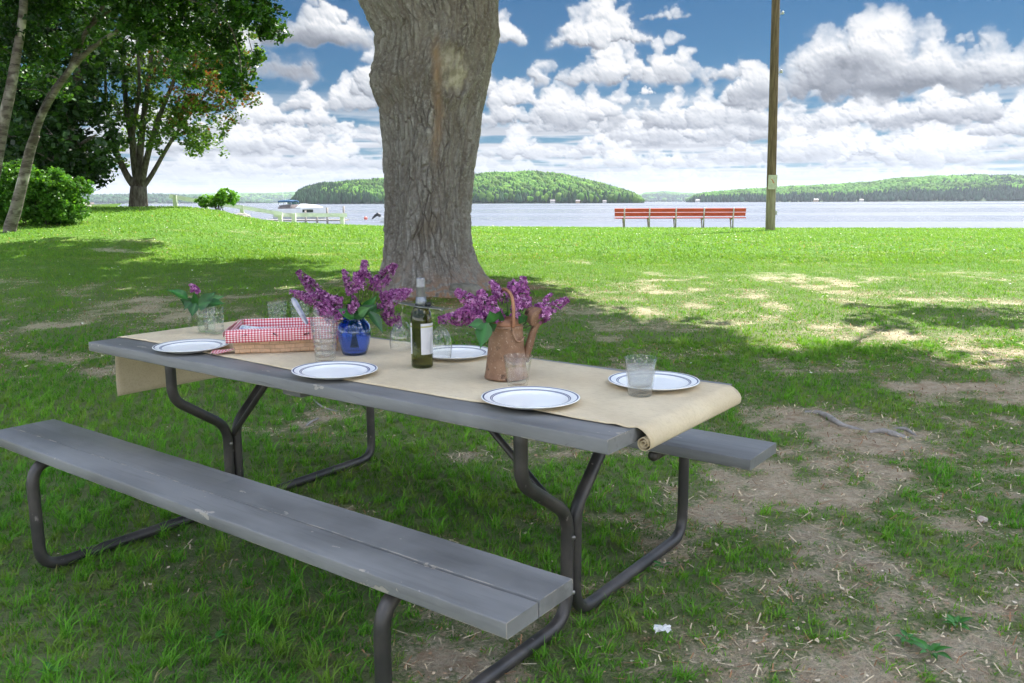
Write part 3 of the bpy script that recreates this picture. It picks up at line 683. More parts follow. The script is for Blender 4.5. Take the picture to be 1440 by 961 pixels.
# ------------------------------------------------------------------ plates
m, n, out = newmat("white_enamel_blue_rings"); v = coord(n)
rr = n.vm('LENGTH', n.vm('MULTIPLY', v, (1, 1, 0)), out=1)
def ring(r0, w): return n.rng(n.math('ABSOLUTE', n.math('SUBTRACT', rr, r0)), w*1.25, w*.75)
blue = n.math('MAXIMUM', ring(.1325, .0022), n.math('MAXIMUM', ring(.1120, .0016), ring(.1075, .0012)))
up = n.rng(n('ShaderNodeSeparateXYZ', i={0: n('ShaderNodeNewGeometry').outputs['Normal']}).outputs[2], -.1, .2)
c = n.mix(n.math('MULTIPLY', blue, up), n.mix(n.rng(n.noise(v, 9, 3), .3, .7), (.86, .86, .85), (.90, .90, .89)), (.02, .04, .15))
b = n('ShaderNodeBsdfPrincipled', i={'Base Color': c, 'Roughness': .28, 'Specular IOR Level': .4}); n.l.new(b.outputs[0], out.inputs[0]); PLATE = m
pp_ = MB().lathe([(.0001, .0055), (.05, .0050), (.085, .0048), (.095, .0058), (.102, .0095), (.108, .0125), (.125, .0155), (.1355, .0178), (.1385, .0176), (.1388, .0162), (.134, .0142), (.105, .0085), (.094, .0012), (.088, -.0002), (.082, .0012), (.0001, .0018)], 96)
PL = [((269, 487), 'white enamel plate nearest the left end of the table, touching the red gingham corner', .137),
      ((471, 521), 'white enamel plate on the front edge below the blue vase', .137),
      ((746, 560), 'largest looking white enamel plate, in front of the rusty watering can', .137),
      ((919, 536), 'white enamel plate at the right end beside the thick frosted tumbler', .137),
      ((640, 496), 'white enamel plate half hidden behind the wine bottle and hanging glasses', .137)]
for i, ((u, v_), lb, r_) in enumerate(PL):
    p = atz(u, v_, .777); o = pp_.build("dinner_plate", PLATE) if i == 0 else P0.copy()
    if i == 0: P0 = o
    else: COL.objects.link(o)
    a_, b_ = tabinv(p)
    o.location = (p.x, p.y, .7645); o.rotation_euler = ((.012 if b_ < 0 else 0), 0, i*1.3); tag(o, lb, 'plate', 'white enamel plates with blue rings')
# ------------------------------------------------------------------ glasses
CLEAR = glassmat("clear_glass", (.985, .99, .985), .055, .015, 1.25)
m, n, out = newmat("rippled_glass"); v = coord(n)
hgt = n('ShaderNodeTexWave', wave_type='BANDS', bands_direction='Z', i={'Vector': v, 'Scale': 15.0, 'Distortion': 5.0, 'Detail': 2.0, 'Detail Scale': 1.2}).outputs[1]
bp = n('ShaderNodeBump', i={'Height': hgt, 'Strength': 1, 'Distance': .0035}).outputs[0]
fac = n.math('MULTIPLY_ADD', n.math('POWER', n('ShaderNodeLayerWeight', i={'Blend': .5, 'Normal': bp}).outputs[1], 3.0), .6, .05, clamp=True)
tr = n('ShaderNodeBsdfTransparent', i={'Color': (.98, .985, .98)}); gl = n('ShaderNodeBsdfGlossy', i={'Roughness': .05, 'Normal': bp})
mx = n('ShaderNodeMixShader', i={0: fac, 1: tr.outputs[0], 2: gl.outputs[0]}); n.l.new(mx.outputs[0], out.inputs[0]); RIPPLE = m
ICE = None
m, n, out = newmat("frosted_thick_glass"); v = coord(n)
tr = n('ShaderNodeBsdfTransparent', i={'Color': (.985, .985, .985)}); tl = n('ShaderNodeBsdfTranslucent', i={'Color': (.93, .93, .92)}); gl = n('ShaderNodeBsdfGlossy', i={'Roughness': .08})
mx = n('ShaderNodeMixShader', i={0: .22, 1: tr.outputs[0], 2: tl.outputs[0]}); m2 = n('ShaderNodeMixShader', i={0: n.math('MULTIPLY_ADD', n.math('POWER', n('ShaderNodeLayerWeight', i={'Blend': .5}).outputs[1], 4.0), .5, .04), 1: mx.outputs[0], 2: gl.outputs[0]})
n.l.new(m2.outputs[0], out.inputs[0]); FROST = m
def tumbler_prof(r0, r1, h, wall=.0028, bot=.008):
    return [(.0001, .001), (r0-.004, .0008), (r0-.001, .002), (r0, .005), (r0+(r1-r0)*.5, h*.5), (r1, h-.0015), (r1-wall*.5, h), (r1-wall, h-.0015), (r0+(r1-r0)*.5-wall, h*.5), (r0-wall*1.3, bot+.004), (r0-wall*3, bot), (.0001, bot)]
def glass(name, loc, prof, mat, label, group=None, tilt=(0, 0), cat='glass'):
    o = MB().lathe(prof, 56).build(name, mat); o.location = loc; o.rotation_euler = (tilt[0], tilt[1], 0); return tag(o, label, cat, group)
p = atz(728, 543, ZT); glass("glass_tumbler", p, tumbler_prof(.031, .0435, .095), CLEAR, 'clear flared tumbler standing in front of the watering can', 'clear glass tumblers')
p = atz(900, 556, ZT); g4 = empty("glass_tumbler", p, 0, 'thick tumbler with frosted lower half by the right end plate', 'glass', 'clear glass tumblers')
MB().lathe(tumbler_prof(.035, .0465, .112, .0035, .028), 56).build("glass_wall", CLEAR, g4)
MB().lathe([(.0001, .0015), (.0335, .0015), (.0345, .004), (.0345, .03), (.040, .088), (.0385, .088), (.034, .034), (.031, .0275), (.0001, .0275)], 48).build("frosted_base", FROST, g4)
p = atz(302, 471, ZT)
glass("glass_tumbler", p, [(r*1.0, z) for r, z in tumbler_prof(.038, .0435, .118)], RIPPLE, 'rippled glass tumbler beside the mug of leaves near the left end', 'clear glass tumblers')
pm = atz(291, 471, ZT)+Vector((-.018, .05, 0)); mug = empty("glass_mug", pm, math.radians(200), 'clear glass mug with a ring handle holding leaves and one lilac', 'mug')
MB().lathe(tumbler_prof(.036, .040, .118), 48).build("glass_wall", CLEAR, mug)
ph = [(math.cos(t)*.026+.044, 0, .052+.034*math.sin(t)) for t in np.linspace(-2.3, 2.3, 18)]
MB().tube(ph, .0048, 10).build("handle", CLEAR, mug)
MB().lathe([(.0001, .0085), (.0325, .0085), (.0345, .07), (.0001, .0702)], 40).build("water", glassmat("water_in_glass", (.90, .95, .90), .03, .01, .8), mug)
for (u, v_), lb in (((389, 424), 'clear tumbler standing behind the gingham lined basket, the left of two'), ((421, 424), 'clear tumbler behind the basket partly hidden by lilacs')):
    p = atz(u, v_, ZT+.112); p.z = ZT; glass("glass_tumbler", p, tumbler_prof(.034, .0455, .112), RIPPLE, lb, 'clear glass tumblers')
p = atz(458, 510, ZT); st = glass("glass_tumbler", p, tumbler_prof(.0345, .0475, .15), RIPPLE, 'tall rippled tumbler between basket and blue vase holding another nested tumbler', 'clear glass tumblers')
glass("glass_tumbler", p+Vector((-.002, .002, .021)), tumbler_prof(.031, .0425, .142), RIPPLE, 'rippled tumbler nested inside the tall one between basket and vase', 'clear glass tumblers', (.01, -.03))
PLAS = glassmat("clear_plastic", (.93, .93, .95), .10, .08, 1.4)
mb = MB(); q0 = Vector((-.012, .01, .03)); q1 = Vector((-.028, .012, .175))
mb.tube([q0, q0.lerp(q1, .5), q0.lerp(q1, .8), q1, q1+Vector((-.003, 0, .022))], [.003, .004, .009, .012, .0015], 8)
o = mb.build("plastic_spoon", PLAS); o.location = p; tag(o, 'clear plastic spoon sticking up out of the nested tumblers', 'spoon')
# ------------------------------------------------------------------ blue vase
m, n, out = newmat("cobalt_glass"); v = coord(n)
b = n('ShaderNodeBsdfPrincipled', i={'Base Color': n.mix(n.rng(n('ShaderNodeSeparateXYZ', i={0: v}).outputs[2], .02, .13), (.28, .46, 1.0), (.06, .24, .75)), 'Roughness': .02, 'Transmission Weight': .97, 'IOR': 1.42, 'Coat Weight': .6, 'Coat Roughness': .02})  # lower part brighter: light gathered in the glass is put into the colour
n.l.new(b.outputs[0], out.inputs[0])
pv_ = atz(499, 498, ZT); vs = MB().lathe([(.0001, .001), (.040, .0005), (.045, .004), (.049, .015), (.057, .045), (.0625, .072), (.063, .092), (.057, .112), (.046, .124), (.0405, .131), (.0405, .137), (.0455, .142), (.0470, .1455), (.044, .147), (.0385, .138), (.0385, .130), (.044, .121), (.054, .110), (.0595, .091), (.059, .072), (.053, .045), (.045, .016), (.040, .008), (.0001, .007)], 64)
vs = vs.build("glass_vase", m); vs.location = pv_; tag(vs, 'round cobalt blue glass vase with short neck, full of purple lilacs', 'vase')
# ------------------------------------------------------------------ bottle, holder, wine glasses
pb = atz(594, 516, ZT); bt = empty("wine_bottle", pb, math.radians(18), 'green glass wine bottle with plain white label and grey capsule', 'bottle')
m, n, out = newmat("olive_bottle_glass")
b = n('ShaderNodeBsdfPrincipled', i={'Base Color': (.12, .13, .025), 'Roughness': .03, 'Transmission Weight': .95, 'IOR': 1.36, 'Coat Weight': .5}); n.l.new(b.outputs[0], out.inputs[0])
MB().lathe([(.0001, .006), (.02, .003), (.034, .0005), (.0365, .004), (.037, .01), (.037, .155), (.0365, .170), (.033, .188), (.024, .206), (.0165, .222), (.0145, .240), (.0142, .250)], 56, cap1=True).build("bottle_glass", m, bt)
MB().lathe([(.0148, .236), (.0152, .238), (.0150, .270), (.0156, .272), (.0156, .277), (.0150, .279), (.0150, .300), (.0140, .3045), (.0001, .305)], 40).build("capsule", pmat("grey_foil", (.30, .30, .31), (.22, .22, .23), .35, 40, metal=.7), bt)
m, n, out = newmat("bottle_label"); v = coord(n); zz = n('ShaderNodeSeparateXYZ', i={0: v}).outputs[2]
c = n.mix(n.rng(n.math('ABSOLUTE', n.math('SUBTRACT', zz, .142)), .0028, .0018), n.mix(n.rng(n.noise(v, 40, 4), .3, .8), (.70, .69, .72), (.64, .63, .66)), (.42, .40, .12))
b = n('ShaderNodeBsdfPrincipled', i={'Base Color': c, 'Roughness': .6}); n.l.new(b.outputs[0], out.inputs[0]); LAB = m
def patch(a0, a1, z0, z1, r=.0374, N=20):
    mb = MB(); V = []
    for k in range(N+1):
        a = a0+(a1-a0)*k/N
        for z in (z0, z1): V.append((r*math.cos(a), r*math.sin(a), z))
    mb.add(V, [(2*k, 2*k+2, 2*k+3, 2*k+1) for k in range(N)]); return mb
patch(math.radians(-106), math.radians(0), .048, .153).build("front_label", LAB, bt)
patch(math.radians(-250), math.radians(-163), .048, .153).build("back_label", LAB, bt)
HM = pmat("brushed_pewter", (.32, .33, .34), (.22, .23, .24), .38, 60, metal=.85)
hang = Vector((-.062, .008, 0)), Vector((.085, -.045, 0))        # where the two glasses hang, relative to the bottle
hold = empty("wine_glass_holder", pb+Vector((0, 0, .196)), 0, 'grey metal holder slipped over the bottle neck with wine glasses hanging from it', 'glass holder')
dirh = Vector((.92, -.30, 0)).normalized(); ns = Vector((-dirh.y, dirh.x, 0))
mb = MB(); V = []; F_ = []; N = 24; Lh = .078
for k in range(N+1):
    t = -1+2*k/N; w = .013+.016*math.cos(t*PI/2)**2
    zc = .012-.022*t*.35
    for s, dz in ((-1, 0), (1, 0), (1, .0025), (-1, .0025)):
        q = dirh*(t*Lh)+ns*(s*w); V.append((q.x, q.y, zc+dz))
for k in range(N):
    for j in range(4): F_.append((k*4+j, k*4+(j+1) % 4, k*4+4+(j+1) % 4, k*4+4+j))
F_ += [(3, 2, 1, 0), tuple(N*4+j for j in range(4))]
mb.add(V, F_).build("plate_bar", HM, hold, auto=30)
MB().lathe([(.018, .006), (.0205, .006), (.0175, .045), (.0158, .045), (.018, .006)], 32).build("collar", HM, hold)
def wineglass(loc, label, tilt):
    e = empty("wine_glass", loc, 0, label, 'wine glass', 'upside down wine glasses'); e.rotation_euler = tilt
    MB().lathe([(.0001, .0), (.012, .0005), (.034, .003), (.0345, .002), (.012, -.002), (.005, -.006), (.0001, -.0065)], 48).build("foot", CLEAR, e)
    MB().lathe([(.006, -.004), (.0036, -.012), (.0031, -.03), (.0034, -.052), (.0055, -.062)], 20).build("stem", CLEAR, e)
    MB().lathe([(.0001, -.059), (.006, -.061), (.018, -.069), (.030, -.085), (.037, -.106), (.0395, -.126), (.0385, -.146), (.0365, -.164), (.0355, -.164), (.0375, -.146), (.0385, -.126), (.036, -.107), (.029, -.087), (.017, -.0715), (.0001, -.066)], 56).build("bowl", CLEAR, e)
wineglass(pb+Vector((-.066, .028, .2195)), 'upside down wine glass hanging left of the bottle', (.0, .06, 0))
wineglass(pb+Vector((.069, -.004, .199)), 'upside down wine glass hanging right of the bottle', (.0, .04, 0))
orn = empty("wire_ornament", pb+Vector((.027, -.008, .215)), 0, 'small black spiky wire ornament on the bottle neck', 'ornament')
BK = pmat("black_wire", (.012, .012, .014), (.02, .02, .02), .5)
MB().lathe([(.0001, -.009), (.006, -.006), (.008, 0), (.006, .006), (.0001, .009)], 14).build("body", BK, orn)
for k in range(11):
    a = k*2*PI/11+.3; d_ = Vector((math.cos(a), .35*math.sin(a*3), math.sin(a)*.95)); r_ = random.uniform(.018, .027)
    MB().tube([Vector((0, 0, 0)), d_*r_*.55+Vector((0, -.004, .004)), d_*r_], [.0012, .001, .0005], 6).build("leg", BK, orn)
# ------------------------------------------------------------------ rusty watering can
m, n, out = newmat("rusted_copper_tin"); v = coord(n)
c = n.mix(n.rng(n.noise(v, 16, 5), .3, .7), (.20, .105, .06), (.32, .185, .115)); sp_ = n.noise(v, 170, 3, .6)
c = n.mix(n.rng(sp_, .60, .68), c, (.40, .29, .21)); c = n.mix(n.rng(n.noise(v, 40, 4), .60, .7), c, (.10, .055, .035))
b = n('ShaderNodeBsdfPrincipled', i={'Base Color': c, 'Roughness': .55, 'Metallic': .35, 'Normal': n('ShaderNodeBump', i={'Height': n.noise(v, 80, 4), 'Strength': .5, 'Distance': .0015}).outputs[0]}); n.l.new(b.outputs[0], out.inputs[0]); RUST = m
COP = pmat("worn_copper", (.38, .19, .10), (.24, .11, .06), .36, 18, metal=.6, bump=.001)
pc = atz(712, 531, ZT); can = empty("watering_can", pc, math.radians(-20), 'small rusty copper watering can with arched handle holding lilacs', 'watering can')
MB().lathe([(.0001, .003), (.066, .003), (.0690, .0005), (.0705, .004), (.0690, .009), (.0655, .03), (.0590, .09), (.0535, .150), (.0530, .160), (.0550, .163), (.0550, .169), (.0525, .171), (.0505, .168), (.0505, .150), (.056, .09), (.062, .03), (.063, .008), (.0001, .0075)], 64).build("body", RUST, can)
# half hood over the front of the opening
V = []; F_ = []; N = 26; K = 9
for i in range(K+1):
    t = i/K*PI/2
    for k in range(N+1):
        a = math.radians(-175+ 175*k/N+5)
        V.append((.0515*math.cos(t*.92)*math.cos(a), .0515*math.cos(t*.92)*math.sin(a), .169+.030*math.sin(t)))
for i in range(K):
    for k in range(N): q = i*(N+1)+k; F_.append((q, q+1, q+N+2, q+N+1))
hd = MB().add(V, F_).build("hood", COP, can); hm = hd.modifiers.new('t', 'SOLIDIFY'); hm.thickness = .0015
hp = smooth_path([(-.035, .035, .262), (-.022, .025, .277), (.0, .0, .283), (.022, -.014, .268), (.034, -.026, .235), (.038, -.036, .200), (.0385, -.0405, .168)], 5)
MB().tube(hp, [.0058]*len(hp), 12).build("handle", COP, can)
hp = smooth_path([(.0385, -.0405, .172), (.0405, -.0445, .150), (.050, -.041, .128), (.060, -.028, .124), (.0625, -.012, .135)], 5)
MB().tube(hp, .0036, 10).build("handle_bracket", RUST, can)
s0 = Vector((.052, .024, .052)); s1 = Vector((.079, .040, .150)); s2 = Vector((.098, .047, .190)); ax = (Vector((-.010, -.010, .045)))
MB().tube(smooth_path([s0, s0.lerp(s1, .6), s1, Vector((.092, .046, .176))], 5), [.0145-.0003*k for k in range(16)], 16).build("spout", RUST, can)
axd = Vector((-.55, .10, .62)).normalized(); z_ = Vector((.62, -.2, -.55)).normalized()
rose = MB(); mt = Matrix.Translation(Vector((.080, .044, .196))) @ Vector((.80, -.36, -.26)).to_track_quat('Z', 'Y').to_matrix().to_4x4()
rose.lathe([(.018, -.028), (.026, -.020), (.031, .0), (.0325, .014), (.0335, .018), (.0315, .020), (.0001, .023)], 36, mt); rose.lathe([(.0001, -.030), (.018, -.028)], 36, mt); rose.build("rose_head", RUST, can)
# ------------------------------------------------------------------ basket with gingham liner
bd = Vector((.983, .186, 0)); bq = Vector((-.186, .983, 0)); bo = atz(331, 498, ZT); BL_, BW_, BH_ = .37, .27, .088
m, n, out = newmat("woven_splint"); uvn = n('ShaderNodeTexCoord').outputs['UV']
br = n('ShaderNodeTexBrick', offset=.5, squash=1.0, i={'Vector': uvn, 'Color1': (.60, .40, .26), 'Color2': (.50, .33, .21), 'Mortar': (.40, .25, .15), 'Scale': 1.0, 'Mortar Size': .0013, 'Mortar Smooth': .3, 'Brick Width': .036, 'Row Height': .0165})
c = n.mix(n.rng(n.noise(uvn, 60, 5), .35, .7), br.outputs[0], n.mix(1.0, br.outputs[0], (1.25, 1.2, 1.2), 'MULTIPLY'))
b = n('ShaderNodeBsdfPrincipled', i={'Base Color': c, 'Roughness': .6, 'Normal': n('ShaderNodeBump', invert=True, i={'Height': br.outputs[1], 'Strength': .6, 'Distance': .002}).outputs[0]}); n.l.new(b.outputs[0], out.inputs[0]); SPL = m
m, n, out = newmat("red_gingham"); uvn = n('ShaderNodeTexCoord').outputs['UV']; ux, uy, _ = n('ShaderNodeSeparateXYZ', i={0: uvn}).outputs
def sq(x): return n.rng(n.math('PINGPONG', x, .0055), .0021, .0033)
s_ = n.math('ADD', sq(ux), sq(uy)); c = n.ramp(n.math('MULTIPLY', s_, .5), [(0, (.80, .76, .76)), (.5, (.66, .22, .25)), (1, (.50, .035, .06))])
b = n('ShaderNodeBsdfPrincipled', i={'Base Color': c, 'Roughness': .85, 'Sheen Weight': .2, 'Normal': n('ShaderNodeBump', i={'Height': n.noise(uvn, 300, 2), 'Strength': .2, 'Distance': .001}).outputs[0]}); n.l.new(b.outputs[0], out.inputs[0]); GING = m
ANT = pmat("printed_ant_black", (.012, .010, .010), (.02, .015, .015), .8)
def sheet(name, fn, nu, nv, uw, vw, mat, parent, thick=.001, extra=None):
    V = [fn(i/nu, j/nv) for j in range(nv+1) for i in range(nu+1)]
    Fq = [(j*(nu+1)+i, j*(nu+1)+i+1, (j+1)*(nu+1)+i+1, (j+1)*(nu+1)+i) for j in range(nv) for i in range(nu)]
    me = bpy.data.meshes.new(name); me.from_pydata([Vector(p_)[:] for p_ in V], [], Fq); me.materials.append(mat)
    uv = me.uv_layers.new(name="UVMap")
    for lp in me.loops:
        vi = lp.vertex_index; uv.data[lp.index].uv = ((vi % (nu+1))/nu*uw, (vi//(nu+1))/nv*vw)
    me.polygons.foreach_set('use_smooth', [True]*len(me.polygons))
    o = bpy.data.objects.new(name, me); COL.objects.link(o); o.parent = parent
    if thick: md = o.modifiers.new('t', 'SOLIDIFY'); md.thickness = thick; md.offset = 0
    return o
bk = empty("bread_basket", bo, math.atan2(bd.y, bd.x), 'low rectangular woven splint basket lined with red gingham', 'basket')
per = [(0, 0), (BL_, 0), (BL_, BW_), (0, BW_), (0, 0)]
def wallfn(s, t):
    d = s*2*(BL_+BW_); seg = [BL_, BW_, BL_, BW_]; k = 0
    while k < 3 and d > seg[k]+1e-9: d -= seg[k]; k += 1
    a, b_ = Vector((*per[k], 0)), Vector((*per[k+1], 0)); q = a.lerp(b_, min(d/seg[k], 1)); c_ = Vector((BL_/2, BW_/2, 0))
    q = c_+(q-c_)*(1+.05*t); e = .0016*math.sin(s*2*(BL_+BW_)/.036*PI+ (PI if int(t*5.3) % 2 else 0))
    q += (q-c_).normalized()*e; return Vector((q.x, q.y, t*BH_+.0015*math.sin(s*40)))
sheet("side_wall", wallfn, 140, 11, 2*(BL_+BW_), BH_, SPL, bk, .0025)
MB().box(.004, BL_-.004, .004, BW_-.004, .001, .004).build("bottom", SPL, bk, smooth=False)
def flap(p0, p1, outv, drop, nm='gingham_liner', flare=.018, sd=0, vw=.075, lean=0):
    p0, p1, outv = Vector(p0), Vector(p1), Vector(outv)
    def fn(s, t):
        q = p0.lerp(p1, s); w = (fbm(s*7, t*1.5, 3, 50+sd)-.5)
        return q + outv*(flare*min(1, t*2.2)+w*.012*t) + Vector((0, 0, .003*math.sin(min(t*3, 1)*PI)-drop*t**1.2*(1+.0*s)+w*.006*t+lean*s))
    return sheet(nm, fn, 50, 10, (p1-p0).length, vw, GING, bk)
zt_ = BH_+.004
f_ = flap((-.028, -.012, zt_), (BL_+.02, -.010, zt_+.004), (0, -1, 0), .046, sd=1, flare=.020)
flap((BL_+.016, -.010, zt_), (BL_+.014, BW_+.010, zt_), (1, 0, 0), .05, sd=2)
flap((-.012, BW_+.008, zt_), (BL_+.014, BW_+.008, zt_), (0, 1, 0), .045, sd=3)
flap((-.026, -.012, zt_), (-.014, BW_+.010, zt_), (-1, 0, 0), .026, sd=4, flare=.012)
def inner(p0, p1, inv, sd):
    p0, p1, inv = Vector(p0), Vector(p1), Vector(inv)
    return sheet("gingham_liner", lambda s, t: p0.lerp(p1, s)+inv*(.004+.012*t)+Vector((0, 0, -.075*t+.002)), 30, 6, (p1-p0).length, .075, GING, bk)
inner((0, BW_+.006, zt_), (BL_, BW_+.006, zt_), (0, -1, 0), 1); inner((-.012, 0, zt_), (-.010, BW_, zt_), (1, 0, 0), 2); inner((BL_+.01, 0, zt_), (BL_+.01, BW_, zt_), (-1, 0, 0), 2); inner((0, -.008, zt_), (BL_, -.008, zt_), (0, 1, 0), 2)
# printed ants on the front flap
for k, (s, r_) in enumerate(((.165, .35), (.43, -.7), (.70, .25), (.93, -.3))):
    mb = MB(); cx_, cz_ = -.028+s*(BL_+.048), zt_-.019-.002*(k % 2)
    for dx, rx, rz in ((-.009, .0048, .0022), (-.001, .0032, .0015), (.006, .0032, .002)):
        V = [(cx_, -.0335, cz_)]; 
        cxx = dx; V = [(cx_+(cxx+rx*math.cos(a))*math.cos(r_)-(rz*math.sin(a))*math.sin(r_), 0, cz_+(cxx+rx*math.cos(a))*math.sin(r_)+(rz*math.sin(a))*math.cos(r_)) for a in np.linspace(0, 2*PI, 13)[:-1]]
        V = [(x, -.0335-.0004*0, z) for x, _, z in V]; mb.add(V, [tuple(range(12))])
    for dx in (-.003, 0, .003):
        for sg in (-1, 1):
            a = Vector((dx, 0)); b2 = Vector((dx*2.6, sg*.0055)); dd = (b2-a).normalized(); nn = Vector((-dd.y, dd.x))*.0006
            V = []
            for q in (a-nn, b2-nn, b2+nn, a+nn): V.append((cx_+q.x*math.cos(r_)-q.y*math.sin(r_), -.0335, cz_+q.x*math.sin(r_)+q.y*math.cos(r_)))
            mb.add(V, [(0, 1, 2, 3)])
    o = mb.build("ant_print", ANT, f_, smooth=False)
# loose cloth corner on the runner, left of the basket
def cornerf(s, t):
    r_ = .105*s; a = math.radians(150+70*t); q = Vector((.012+r_*math.cos(a), .035+r_*math.sin(a)*.8, .0))
    return Vector((q.x, q.y, .004+.016*(1-s)*(1-s)+.004*math.sin(t*9)*s))
o = sheet("gingham_corner", cornerf, 16, 16, .10, .12, GING, bk)
# folded white and blue napkins inside the basket
m, n, out = newmat("blue_flower_cloth"); v = coord(n)
c = n.mix(n.rng(n.noise(v, 42, 3, .6), .56, .62), (.74, .76, .80), (.22, .30, .48)); c = n.mix(n.rng(n.noise(v, 30, 3), .62, .66), c, (.30, .42, .42))
b = n('ShaderNodeBsdfPrincipled', i={'Base Color': c, 'Roughness': .85}); n.l.new(b.outputs[0], out.inputs[0])
nap = sheet("cloth_napkin", lambda s, t: Vector((.004+s*.36, .012+t*.245, .048+.030*math.sin(t*PI*.8)*(1-s*.7)-.018*t+.010*(fbm(s*4, t*3, 3, 66)-.5)+.012*(1-s))), 30, 20, .36, .25, m, None, .003)
nap.location = bo; nap.rotation_euler = (0, 0, math.atan2(bd.y, bd.x)); tag(nap, 'white napkin with blue flowers filling the gingham lined basket', 'napkin')
KN = pmat("dull_steel_blade", (.42, .41, .43), (.25, .24, .26), .3, 30, metal=.8)
a_ = atz(409, 418, ZT+.155); a_.y -= .0; kA = at(411, 419, bo.y+.09); kB = at(432, 456, bo.y+.02)
kd = (kA-kB).normalized(); ks = Vector((.95, .2, .25)); ks = (ks-kd*ks.dot(kd)).normalized(); kn_ = kd.cross(ks)
mb = MB(); V = []
for t, w in ((0, .007), (.3, .0095), (.85, .0105), (.97, .008), (1, .003)):
    q = kB.lerp(kA, t)
    for s, d2 in ((-1, 0), (0, 1), (1, 0), (0, -1)): V.append(q+ks*(s*w)+kn_*(d2*.0015))
F_ = [(i*4+j, i*4+(j+1) % 4, i*4+4+(j+1) % 4, i*4+4+j) for i in range(4) for j in range(4)]+[(3, 2, 1, 0), (16, 17, 18, 19)]
tag(mb.add(V, F_).build("table_knife", KN, smooth=False), 'flat silvery blade leaning up out of the basket under the lilacs', 'knife')
# ------------------------------------------------------------------ lilacs
PETAL = leafmat("lilac_petal", .25, .2, .6, (1.2, .8, 1.2)); LEAFM = leafmat("lilac_leaf", .25, .5, .35, (1.0, 1.1, .4)); STEM = pmat("green_stem", (.06, .11, .03), (.10, .09, .04), .6)
LR = np.random.default_rng(31)
def panicle(base, tip, rad, parent, dark=1.0, dens=1.0):
    base, tip = Vector(base), Vector(tip); ax = tip-base; L = ax.length; ax.normalize()
    s = ax.orthogonal().normalized(); t_ = ax.cross(s); rad *= 1.12; n_ = int(dens*(L*rad*105000+150)); P = []; C = []
    nl = 14; lob = [(LR.random(), LR.random()*2*PI) for _ in range(nl)]
    for k in range(n_):
        # side clusters make the outline uneven
        h, a = lob[LR.integers(nl)]; h = np.clip(h+LR.normal()*.09, 0, 1); a = a+LR.normal()*.55
        r = rad*(1.05-.72*h**1.4)*(.45+.62*LR.random()**.5); c = np.array(base+ax*(h*L)+(s*math.cos(a)+t_*math.sin(a))*r)
        nrm = Vector(s*math.cos(a)+t_*math.sin(a))*.9+ax*.35+Vector(LR.normal(size=3)*.45); nrm.normalize()
        u = nrm.orthogonal().normalized(); w = nrm.cross(u); ang0 = LR.random()*PI; sz = .0056*(.7+.6*LR.random())*(1-.3*h)
        q = LR.random(); col = np.array([.21, .04, .18])*(1-q)+np.array([.50, .17, .42])*q
        if LR.random() < .24: col = np.array([.68, .36, .60])
        if LR.random() < .22: col = np.array([.08, .012, .07]); sz *= .6
        col = col*dark
        for j in range(4):
            a1 = ang0+j*PI/2; d1 = np.array(u*math.cos(a1)+w*math.sin(a1)); d2 = np.array(u*math.cos(a1+PI/2)+w*math.sin(a1+PI/2)); nn = np.array(nrm)
            P += [c, c+d1*sz*.55+d2*sz*.42+nn*sz*.15, c+d1*sz*1.15+nn*sz*.35*LR.random(), c+d1*sz*.55-d2*sz*.42+nn*sz*.15]; C += [col*.75, col, col*1.15, col]
    P = np.array(P); Q = np.arange(len(P)).reshape(-1, 4)
    return npmesh("blossom", P, Q, PETAL, parent, col=np.array(C))
def leaf(base, tip, width, parent, up=(0, 0, 1), fold=.3, droop=.25, col=(.03, .12, .03), name="leaf"):
    base, tip, up = Vector(base), Vector(tip), Vector(up); ax = tip-base; L = ax.length; ax.normalize(); side = ax.cross(up).normalized(); nr = side.cross(ax)
    prof = [0, .62, .94, 1.0, .90, .72, .50, .27, .10, 0]; V = []; F_ = []; n_ = len(prof)
    for i, w in enumerate(prof):
        t = i/(n_-1); tt = t-(.07 if i == 0 else 0)
        mid = base+ax*(L*t)+nr*(-droop*L*t*t+.12*L*t)
        for j in (-1, -.5, 0, .5, 1):
            back = -.10*L*abs(j)*math.exp(-t*6)
            V.append(mid+side*(j*w*width/2)+nr*(abs(j)*w*width/2*fold+.01*width*math.sin(t*20+j*3))+ax*back)
    for i in range(n_-1):
        for j in range(4): F_.append((i*5+j, i*5+j+1, i*5+6+j, i*5+5+j))
    V = np.array([tuple(p_) for p_ in V]); c = np.array(col)*(.8+.4*LR.random()); C = np.tile(c, (len(V), 1)); C[2::5] *= 1.5
    return npmesh(name, V, np.array(F_), LEAFM, parent, smooth=True, col=C)
def stem(pts, parent, r=.0022):
    pp = smooth_path(pts, 5); MB().tube(pp, r, 7).build("stem", STEM, parent)
def bouquet(name, root, Y, pans, leaves, label, stems_to):
    e = empty(name, root, 0, label, 'lilac bouquet'); R0 = Vector(root)
    for (bu, bv_, tu, tv, rad, dy, dk, dn) in pans:
        b_ = at(bu, bv_, Y+dy)-R0; t_ = at(tu, tv, Y+dy*1.3-.005)-R0; panicle(b_, t_, rad, e, dk, dn)
        s0 = Vector((LR.normal()*.008, LR.normal()*.008, -stems_to)); mid = s0.lerp(b_, .62)+Vector((0, 0, .02)); stem([s0, Vector((s0.x*-.5, s0.y, -.01)), mid, b_, b_.lerp(t_, .7)], e)
    for (bu, bv_, tu, tv, w, dy, up, dr, c) in leaves:
        leaf(at(bu, bv_, Y+dy)-R0, at(tu, tv, Y+dy+(-.02))-R0, w, e, up, .25, dr, c)
    return e
DG = (.022, .095, .022); MG = (.035, .15, .03); LG = (.07, .19, .05)
topv = pv_+Vector((0, 0, .145))
